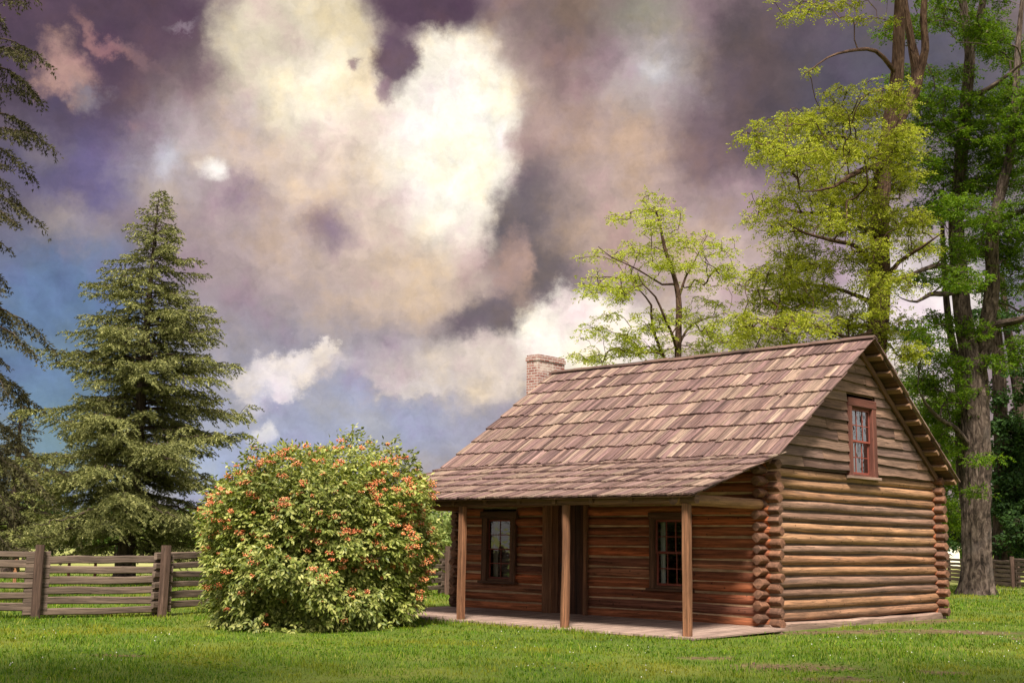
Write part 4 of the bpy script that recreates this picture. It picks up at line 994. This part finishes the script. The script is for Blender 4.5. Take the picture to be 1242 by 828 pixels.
FAR = [(6, 75, 1, 1.0, 0, 'bright green tree at the far left beyond the fence'), (28, 84, 1, .9, 1, 'pale green tree beyond the fence left of the spruce'), (60, 95, 2, 1.1, 2, 'dark tree seen under the left flank of the spruce'), (105, 98, 0, .9, 3, 'mid green tree seen between fence rails left of the spruce trunk'), (172, 92, 1, .8, 4, 'pale green tree right of the spruce trunk above the rails'), (205, 100, 1, .95, 5, 'pale green tree between spruce and berry bush'), (140, 110, 2, 1.2, 6, 'dark tree far behind the spruce trunk'),
       (512, 88, 1, 1.05, 7, 'pale green tree between berry bush and porch'), (534, 80, 1, .95, 8, 'pale green tree touching the log ends at the porch side'), (560, 100, 0, 1.1, 9, 'mid green tree mostly hidden behind the porch post'), (480, 95, 0, 1.1, 10, 'mid green tree hidden behind the right side of the berry bush'), (-40, 90, 0, 1.2, 11, 'mid green tree beyond the left edge of the picture'), (430, 100, 1, 1.0, 12, 'pale green tree hidden behind the middle of the berry bush'), (1130, 120, 2, 1.3, 13, 'dark tree behind the white shed'), (1175, 118, 0, 1.2, 14, 'mid green tree beside the white shed')]
used = set()
for (x, dep, k, sc, i, lab) in FAR:
    q = at(x, 690, dep); loc = (q[0], q[1], -.15)
    o = protos[k]
    if k in used: copy_tree(o, loc, i * 1.3, sc, lab)
    else: o.location = loc; o.scale = (sc,) * 3; o['label'] = lab; used.add(k)

def far_woods():
    rng = np.random.default_rng(51); C_, mb = [], MB()
    for a in np.arange(-98, 18, 1.15):
        az = math.radians(a + rng.normal() * .4); ds = rng.uniform(125, 185); hh = rng.uniform(3.2, 6.2); w = rng.uniform(2.0, 3.4); x, y = CAM[0] + math.sin(az) * ds, CAM[1] + math.cos(az) * ds
        n = 26; C_.append(np.array([x, y, hh * .5]) + rand_unit(n, rng) * (rng.random((n, 1)) ** .4) * np.array([w, w, hh * .5]))
        tube(mb, [(x, y, -.3), (x, y, hh * .7)], [.2, .05], 5, 1)
    pad_leaves(mb, None, np.concatenate(C_), rng, 20, .9, .6, .42, .27, 4, .35)
    tag(mb.build('far_woods', [M['leaf_mid'], M['bark_dark']]), 'low belt of green woods closing the meadow far beyond the fences', 'woods', kind='stuff')
far_woods()
def added_shade_tree(x, y, H, w, seed, label):  # unseen tree, added out of view to darken the front grass
    rng = np.random.default_rng(seed); z = float(ground_z(x, y)); t = thing('added_shade_tree', label, 'tree', (x, y, z), 'unseen trees added to shade the front grass')
    n = 120; c = rand_unit(n, rng) * (rng.random((n, 1)) ** .45) * np.array([w, w, H * .27]) + np.array([x, y, z + H * .72])
    trunk_ = np.array([(x, y, z - .1, .36), (x + .1, y, z + H * .2, .29), (x - .05, y + .1, z + H * .45, .24), (x, y, z + H * .7, .16), (x, y, z + H * .92, .03)])
    ch = grow([trunk_], c, rng); cr, tw = MB(), MB(); pad_leaves(cr, tw, c, rng, 26, .6, .3, .16, .085, 5, .25)
    cr.build('crown', M['leaf_green'], t); build_wood(ch, M['bark_dark'], t, br=tw)
added_shade_tree(4.6, -20.9, 14.5, 3.9, 61, 'tall unseen tree added to shade the lower left grass')
added_shade_tree(14.2, -14.6, 19.0, 4.2, 62, 'taller unseen tree added to shade the lower right grass')
added_shade_tree(15.2, -24.6, 27.0, 4.4, 63, 'tallest unseen tree added to shade the middle of the front grass')
# ------------------------------------------------------------------ spruces
def spruce(name, label, base, H, rad, mat, seed, z0=1.2, nb=150, droop=.25, upturn=.25, hang=.25, shoot=.17, dens=1.0, group='spruce trees on the left', prof=None, thin=1.0, r0=.36, step=.075, zp=.86, lean=(0, 0, 0)):
    lean = np.array(lean, float)
    rng = np.random.default_rng(seed); t = thing(name, label, 'tree', base, group); base = np.array(base)
    tr = MB(); zs = np.linspace(-.2, H * .985, 40); P = base + np.stack([np.sin(zs * .3) * .06, np.cos(zs * .25) * .06, zs], -1) + np.outer(zs / H, lean); tube(tr, P, r0 * (1 - zs / H * .97).clip(.015, 1.1) * (1 + .5 * np.exp(-(zs + .2) * 2)), 12, 0, .08)
    SB, SD, SN = [], [], []
    bm = MB()
    for i in range(nb):
        f = ((i + rng.random()) / nb) ** zp; z = z0 + (H - z0) * f
        pr = prof(f) if prof else (1 - f) ** .85
        ln = max(.18, rad * pr * (rng.uniform(.35, .88) if rng.random() < .55 else rng.uniform(.85, 1.28))); az = i * 2.39996 + rng.normal() * .35
        h = np.array([math.cos(az), math.sin(az), 0]); n = max(4, int(ln / .18)); u = np.linspace(0, 1, n + 1)
        dr = droop * (1 - f * .9) * rng.uniform(.6, 1.3); up0 = .12 + .55 * f
        P = base + np.array([0, 0, z]) + lean * z / H + np.outer(u * ln, h) + np.outer(ln * (up0 * u - (dr + up0) * 1.3 * u ** 1.7 + upturn * u ** 3), [0, 0, 1.0]) + rng.normal(size=(n + 1, 3)) * .02 * ln * u[:, None]
        tube(bm, P, np.linspace(max(.012, .016 * ln), .005, n + 1), 4)
        sd_ = np.cross(h, [0, 0, 1.0])
        # side twigs
        m = max(6, int(ln / .07 * dens))
        for q in range(m):
            uu = .14 + .86 * (q + rng.random()) / m
            p0 = np.array([np.interp(uu, u, P[:, k]) for k in range(3)]); sg = 1 if q % 2 else -1
            tl = max(.12, ln * .38 * (1 - uu * .72) * rng.uniform(.5, 1.15)) * (1.0 if uu > .2 else .6)
            td = unit(h * .75 + sd_ * sg * rng.uniform(.5, 1.1) + np.array([0, 0, rng.uniform(-.35, .12) - hang * rng.random()]))
            k = max(2, int(tl / step)); w = np.linspace(.1, 1, k)[:, None]
            pts = p0 + td * tl * w - np.array([0, 0, 1.0]) * hang * tl * w ** 2
            dd = td - np.array([0, 0, 1.0]) * 2 * hang * w * .5 + rng.normal(size=(k, 3)) * .38
            SB.append(pts); SD.append(dd)
            if hang > .3:     # hanging branchlets
                SB.append(pts[::2]); SD.append(np.array([0, 0, -1.0]) + rng.normal(size=(len(pts[::2]), 3)) * .25)
    B = np.concatenate(SB); Dv = unit(np.concatenate(SD)); N = len(B)
    if thin < 1: s = rng.random(N) < thin; B, Dv = B[s], Dv[s]; N = len(B)
    cr = MB()
    n1 = rand_unit(N, rng); L_ = shoot * rng.uniform(.6, 1.3, N)
    leaves(cr, B, Dv, n1, L_, L_ * .22); leaves(cr, B, Dv, np.cross(Dv, n1), L_ * .95, L_ * .22)
    sg = np.where(rng.random(N) < .5, 1, -1)[:, None]; leaves(cr, B + Dv * L_[:, None] * .25, Dv * .7 + np.cross(Dv, n1) * sg * .7, n1, L_ * .7, L_ * .16); leaves(cr, B + Dv * L_[:, None] * .1, Dv * .7 - np.cross(Dv, n1) * sg * .8, n1, L_ * .65, L_ * .16)
    tr.build('trunk', M['bark_dark'], t); bm.build('branches', M['bark_dark'], t); cr.build('crown', mat, t)
    return t
q = at(148, 705, 45.5)
def prof1(f):
    return np.interp(f, [0, .08, .2, .35, .5, .62, .75, .88, 1], [.86, 1.0, 1.04, .92, .78, .58, .42, .25, .05])
spruce('spruce_tree', 'tall olive green spruce standing alone behind the left rail fence', (q[0], q[1], -.1), 15.0, 4.15, M['needle'], 4, prof=prof1, lean=_R * np.array([1, 1, 0]) * .55, nb=290, shoot=.15, dens=1.35, step=.055, droop=.3, upturn=.32)
q = at(-62, 715, 31)
def prof2(f):
    return np.interp(f, [0, .15, .3, .5, .62, .75, 1], [1.05, 1.05, 1.05, .95, .82, .78, .1])
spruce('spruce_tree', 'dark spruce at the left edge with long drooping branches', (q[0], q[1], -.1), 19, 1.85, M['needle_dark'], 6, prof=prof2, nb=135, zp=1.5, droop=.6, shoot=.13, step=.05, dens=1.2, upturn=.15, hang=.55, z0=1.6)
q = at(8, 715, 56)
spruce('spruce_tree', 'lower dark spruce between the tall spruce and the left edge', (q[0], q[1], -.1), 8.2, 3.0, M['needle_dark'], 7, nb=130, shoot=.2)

# ------------------------------------------------------------------ berry bush
def bush():
    rng = np.random.default_rng(12); c = at(384, 700, 24.3); c[2] = float(ground_z(c[0], c[1]))
    t = thing('berry_bush', 'large rounded elderberry bush covered in orange red berry clusters', 'bush', c)
    HP = np.array([0, .25, .7, 1.3, 1.9, 2.4, 2.85, 3.15, 3.4, 3.55]); RP = np.array([1.70, 1.82, 1.98, 2.12, 2.15, 2.03, 1.76, 1.42, .95, .2])
    def shell(n):          # points on the lumpy outer surface, with outward directions
        w = np.interp(np.linspace(0, 3.55, 200), HP, RP + .35); w = np.cumsum(w); z = np.interp(rng.random(n) * w[-1], w, np.linspace(0, 3.55, 200)); th = rng.random(n) * 2 * math.pi
        r = np.interp(z, HP, RP); v = np.stack([np.cos(th) * r, np.sin(th) * r, z], -1)
        lob = (vnoise(v * .75 + 3.3) - .5) * .5 + (vnoise(v * 1.9 + 9) - .5) * .68
        o = unit(np.stack([np.cos(th), np.sin(th), np.interp(z, [0, 1, 2.2, 3, 3.5, 3.55], [-.1, .05, .35, .8, 1.6, 4])], -1))
        return v, o, lob
    v, o, lob = shell(19000); N = len(v)
    dep = rng.random(N) ** 1.6 * .75; spk = np.where(rng.random(N) < .05, rng.random(N) * .3, 0)
    gap = vnoise(v * 2.6 + 5) + .35 * vnoise(v * 6 + 1); dep = np.where(gap < .52, dep + .28 * np.clip((.52 - gap) / .12, 0, 1), dep)
    sp2 = vnoise(v * 3.3 + 40) > .70; spk = spk + np.where(sp2, rng.random(N) * .24, 0)
    P = c + v + o * (lob - dep + spk)[:, None]
    P = P[P[:, 2] > c[2] + .03]; N = len(P)
    out = unit(P - (c + np.array([0, 0, 1.3])))
    cr, tw = MB(), MB()
    d_ = unit(out + rng.normal(size=(N, 3)) * .45 + np.array([0, 0, -.25])); nr = unit(out * .7 + np.array([0, 0, .7]) + rng.normal(size=(N, 3)) * .4); sd_ = unit(np.cross(d_, nr))
    for q in range(5):
        f = (.25, .25, .6, .6, 1.0)[q]; sg = (1, -1, 1, -1, 0)[q]
        dirs = d_ * (.6 if sg else 1) + sd_ * sg * .85 + rng.normal(size=(N, 3)) * .22 + np.array([0, 0, -.35]); L_ = rng.uniform(.075, .125, N)
        leaves(cr, P + d_ * .16 * f, dirs, nr + rng.normal(size=(N, 3)) * .3, L_, L_ * .48, bend=.07)
    for i in range(16):
        a = i / 16 * 2 * math.pi + rng.random() * .4; e = rng.uniform(.3, 1.3); tip = c + np.array([math.cos(a) * e, math.sin(a) * e, rng.uniform(1.8, 3.0)])
        s = c + np.array([math.cos(a) * .25, math.sin(a) * .25, -.05]); mid = (s + tip) / 2 + np.array([math.cos(a), math.sin(a), 0]) * .2
        tube(tw, spline([s, mid, tip], .3), np.linspace(.045, .01, len(spline([s, mid, tip], .3))), 6)
    for _ in range(42):      # stray shoots beyond the outline
        vv, oo, ll = shell(1)
        if vv[0, 2] < 1.0: continue
        s0 = c + vv[0] + oo[0] * (ll[0] - .35); e0 = c + vv[0] + unit(oo[0] + np.array([0, 0, .5])) * (ll[0] + rng.uniform(.08, .30)); P2 = spline([s0, (s0 + e0) / 2 + rng.normal(size=3) * .04, e0], .06); tube(tw, P2, np.linspace(.009, .003, len(P2)), 4)
        q2 = P2[len(P2) // 3:]; dd = rand_unit(len(q2), rng) + oo[0] * .5; leaves(cr, q2, dd, rand_unit(len(q2), rng), .10, .045, bend=.07); leaves(cr, q2, -dd + oo[0], rand_unit(len(q2), rng), .09, .04, bend=.07)
    cr.build('foliage', M['leaf_bush'], t); tw.build('stems', M['bark_red'], t)
    # flat-topped berry clusters
    bc = MB(); v, o, lob = shell(900); w = np.interp(v[:, 2], [0, .4, .9, 1.6, 3.9], [0, .15, .6, .85, .8]); k = rng.random(len(v)) < w * .85; v, o, lob = v[k], o[k], lob[k]
    O = np.array([(1, 0, 0), (-1, 0, 0), (0, 1, 0), (0, -1, 0), (0, 0, 1), (0, 0, -1)], float); OF = np.array([(0, 2, 4), (2, 1, 4), (1, 3, 4), (3, 0, 4), (2, 0, 5), (1, 2, 5), (3, 1, 5), (0, 3, 5)])
    for q, o_, l_ in zip(v, o, lob):
        cc = c + q + o_ * (l_ + .06); s = rng.uniform(.45, 1.15); n = int(34 * s)
        pp = cc + rand_unit(n, rng) * (rng.random((n, 1)) ** .5) * np.array([.12, .12, .065]) * s
        rr = rng.uniform(.013, .021, n)
        V = (pp[:, None] + O[None] * rr[:, None, None]).reshape(-1, 3); F = (np.arange(n)[:, None, None] * 6 + OF[None]).reshape(-1, 3); bc.add(V, F, smooth=True)
    tag(bc.build('berry_clusters', M['berry'], t), None, None, kind='stuff')
bush()

# ------------------------------------------------------------------ white shed far right
def shed():
    q = at(1138, 690, 112); t = thing('white_shed', 'small white gabled shed seen between log corner and thick trunk', 'shed', (q[0], q[1], -.1))
    m, tt = new_mat('white painted boards'); n = tt.noise(tt.n('ShaderNodeTexCoord').outputs['Object'], 4, 3, .6); finish(tt, tt.mix(n, (.62, .58, .50), (.76, .72, .64)), .8)
    m2, tt = new_mat('cream metal roofing'); n = tt.noise(tt.n('ShaderNodeTexCoord').outputs['Object'], 2, 3, .6); finish(tt, tt.mix(n, (.58, .52, .40), (.70, .64, .50)), .6)
    w, h, ap, dp = 2.0, 1.75, 2.75, 5.0; f = unit(np.array([-_F[0], -_F[1], 0])); s = unit(np.array([_R[0], _R[1], 0])); q = np.array([q[0], q[1], -.1])
    pr = [(-w, 0), (w, 0), (w, h), (0, ap), (-w, h)]; V = [q + s * a + np.array([0, 0, b]) for a, b in pr] + [q - f * dp + s * a + np.array([0, 0, b]) for a, b in pr]
    mb = MB(); mb.add(V, [(0, 1, 2, 3, 4)]); mb.add(V, [(9, 8, 7, 6, 5)]); mb.add(V, [(0, 5, 6, 1), (1, 6, 7, 2), (4, 9, 5, 0)]); mb.build('wall', m, t)
    mb = MB()
    for sg in (-1, 1):
        a = np.array([s * sg * (w + .3) + np.array([0, 0, h - .14]), np.array([0, 0, ap + .03])]); u = unit(np.cross(f, a[1] - a[0])); u = u if u[2] > 0 else -u; mid = q + (a[0] + a[1]) / 2 + u * .05
        beam(mb, mid + f * .3, mid - f * (dp + .3), np.linalg.norm(a[1] - a[0]), .08, .02, up=u)
    mb.build('roof', m2, t)
    mb = MB(); c = q + f * .02; beam(mb, c + s * .5 + np.array([0, 0, 0]), c + s * .5 + np.array([0, 0, 1.5]), .8, .04, .1, up=f); mb.build('door', M['fence'], t)
shed()

# ------------------------------------------------------------------ lawn
def dirt_mask(x, y):
    nx = (vnoise(np.stack([x * 1.4, y * 1.4, x * 0 + 3], -1)) - .5) * 1.2; ny = (vnoise(np.stack([x * 1.4 + 17, y * 1.4, x * 0 + 9], -1)) - .5) * 1.2
    f = np.zeros_like(x)
    for (a, b, rx, ry, rz) in DIRT:
        dx, dy = x + nx * .5 - a, y + ny * .5 - b; u = dx * math.cos(rz) + dy * math.sin(rz); v = -dx * math.sin(rz) + dy * math.cos(rz)
        f = np.maximum(f, 1 - np.hypot(u / rx, v / ry))
    return f
def lawn():
    rng = np.random.default_rng(77); N = 330000
    dist = 11.0 * (62 / 11.0) ** (rng.random(N) ** 1.15); ang = YAW + rng.uniform(-.52, .52, N)
    x = CAM[0] + np.sin(ang) * dist; y = CAM[1] + np.cos(ang) * dist
    keep = ~((x > -9.4) & (x < .44) & (y > -3.2) & (y < D + .3)) & ~((x > -9.4) & (x < .16) & (y > -.3) & (y < D + .3))
    clump = vnoise(np.stack([x * 3, y * 3, x * 0], -1)); dm = dirt_mask(x, y)
    keep &= (rng.random(N) < .35 + clump * .9) & ((dm < .03) | (rng.random(N) < np.clip(.62 - dm * 1.1, .10, 1)))
    x, y, dist, clump = x[keep], y[keep], dist[keep], clump[keep]; N = len(x)
    z = ground_z(x, y); sc = np.clip(dist / 16, 1, 3.2)
    patch = vnoise(np.stack([x * .5, y * .5, x * 0 + 4], -1)); h = rng.uniform(.020, .060, N) * (.45 + clump * .8 + patch * .6) * sc ** .35
    edge = (x > -9.6) & (x < .9) & (y > -3.75) & (y < -3.15); h = np.where(edge, h * 1.55, h)
    foot = ((x > .0) & (x < .55) & (y > -.2) & (y < D + .6)) | (np.hypot(x + 6.4, y - 25.1) < 1.5); h = np.where(foot, h * (1.2 + 1.6 * clump), h)
    tall = rng.random(N) < .004; h = np.where(tall, h * 2.2, h)
    a = rng.uniform(0, 2 * math.pi, N); lean = rng.uniform(.1, .75, N); w = rng.uniform(.006, .011, N) * sc
    d_ = np.stack([np.cos(a) * lean, np.sin(a) * lean, np.ones(N)], -1); s = np.stack([-np.sin(a), np.cos(a), np.zeros(N)], -1); B = np.stack([x, y, z - .008], -1)
    mid = B + d_ * h[:, None] * .55; tip = B + d_ * h[:, None] * np.array([1.35, 1.35, .95])
    V = np.stack([B - s * w[:, None] / 2, B + s * w[:, None] / 2, mid + s * w[:, None] * .4, tip, mid - s * w[:, None] * .4], 1).reshape(-1, 3); i = np.arange(N)[:, None] * 5
    F4 = i + np.array([[0, 1, 2, 4]]); F3 = i + np.array([[4, 2, 3]])
    mb = MB(); mb.add(V, F4); mb.F.setdefault(3, []).append((F3, np.zeros(F3.shape + (2,)), np.zeros(len(F3), int), np.zeros(len(F3), bool)))
    tag(mb.build('lawn_grass', M['grass']), 'bright green tufted lawn grass in front of the cabin', 'grass', kind='stuff')
    # broad-leaved weeds and clover leaves in patches
    K = 26000; dd = 11.5 * (34 / 11.5) ** rng.random(K); aa = YAW + rng.uniform(-.5, .5, K); x = CAM[0] + np.sin(aa) * dd; y = CAM[1] + np.cos(aa) * dd
    k = ~((x > -9.4) & (x < .44) & (y > -3.2) & (y < D + .3)) & (vnoise(np.stack([x * .9, y * .9, x * 0 + 33], -1)) + .35 * vnoise(np.stack([x * 4, y * 4, x * 0], -1)) > .80); x, y = x[k], y[k]; K = len(x)
    wl = MB(); zz = ground_z(x, y) + rng.uniform(.01, .06, K); az_ = rng.uniform(0, 6.28, K); ln = rng.uniform(.025, .07, K)
    leaves(wl, np.stack([x, y, zz], -1), np.stack([np.cos(az_), np.sin(az_), rng.uniform(-.1, .7, K)], -1), np.array([0, 0, 1.0]) + rng.normal(size=(K, 3)) * .35, ln, ln * .6, bend=.1)
    tag(wl.build('lawn_weeds', M['leaf_green']), 'patches of darker broad leaved weeds growing through the lawn', 'weeds', kind='stuff')
    # clover heads
    K = 420; dd = rng.uniform(12, 30, K); aa = YAW + rng.uniform(-.42, .42, K); x = CAM[0] + np.sin(aa) * dd; y = CAM[1] + np.cos(aa) * dd
    k = ~((x > -9.4) & (x < .44) & (y > -3.2) & (y < D + .3)) & (vnoise(np.stack([x * .45, y * .45, x * 0 + 21], -1)) > .5); x, y = x[k], y[k]; K = len(x)
    O = np.array([(1, 0, 0), (-1, 0, 0), (0, 1, 0), (0, -1, 0), (0, 0, 1), (0, 0, -1)], float); OF = np.array([(0, 2, 4), (2, 1, 4), (1, 3, 4), (3, 0, 4), (2, 0, 5), (1, 2, 5), (3, 1, 5), (0, 3, 5)])
    P = np.stack([x, y, ground_z(x, y) + rng.uniform(.035, .075, K)], -1); r = rng.uniform(.006, .012, K)
    mb = MB(); mb.add((P[:, None] + O[None] * r[:, None, None]).reshape(-1, 3), (np.arange(K)[:, None, None] * 6 + OF[None]).reshape(-1, 3), smooth=True)
    n0 = mb.n; st = np.stack([P + [-.002, 0, 0], P + [.002, 0, 0], np.stack([x + .002, y, ground_z(x, y)], -1), np.stack([x - .002, y, ground_z(x, y)], -1)], 1).reshape(-1, 3); mb.add(st, np.arange(K * 4).reshape(-1, 4), None, 1)
    tag(mb.build('clover_flowers', [M['clover'], M['grass']]), 'tiny white clover flowers dotted through the lawn', 'flowers', kind='stuff')
    # loose clods on the bare patches
    K = 900; x = rng.uniform(0, 8, K); y = rng.uniform(-8, 5, K); k = dirt_mask(x, y) > .15; x, y = x[k], y[k]; K = len(x); P = np.stack([x, y, ground_z(x, y) + .005], -1); r = rng.uniform(.015, .055, K)
    mb = MB(); sh = rng.uniform(.6, 1.3, (K, 6, 1)); mb.add((P[:, None] + O[None] * sh * r[:, None, None] * np.array([1, 1, .7])).reshape(-1, 3), (np.arange(K)[:, None, None] * 6 + OF[None]).reshape(-1, 3))
    tag(mb.build('soil_clods', wood('brown soil clod', [(0, (.09, .05, .035)), (1, (.20, .125, .085))], contrast=.3)), 'loose brown soil clods on the bare patches of lawn', 'soil', kind='stuff')
lawn()
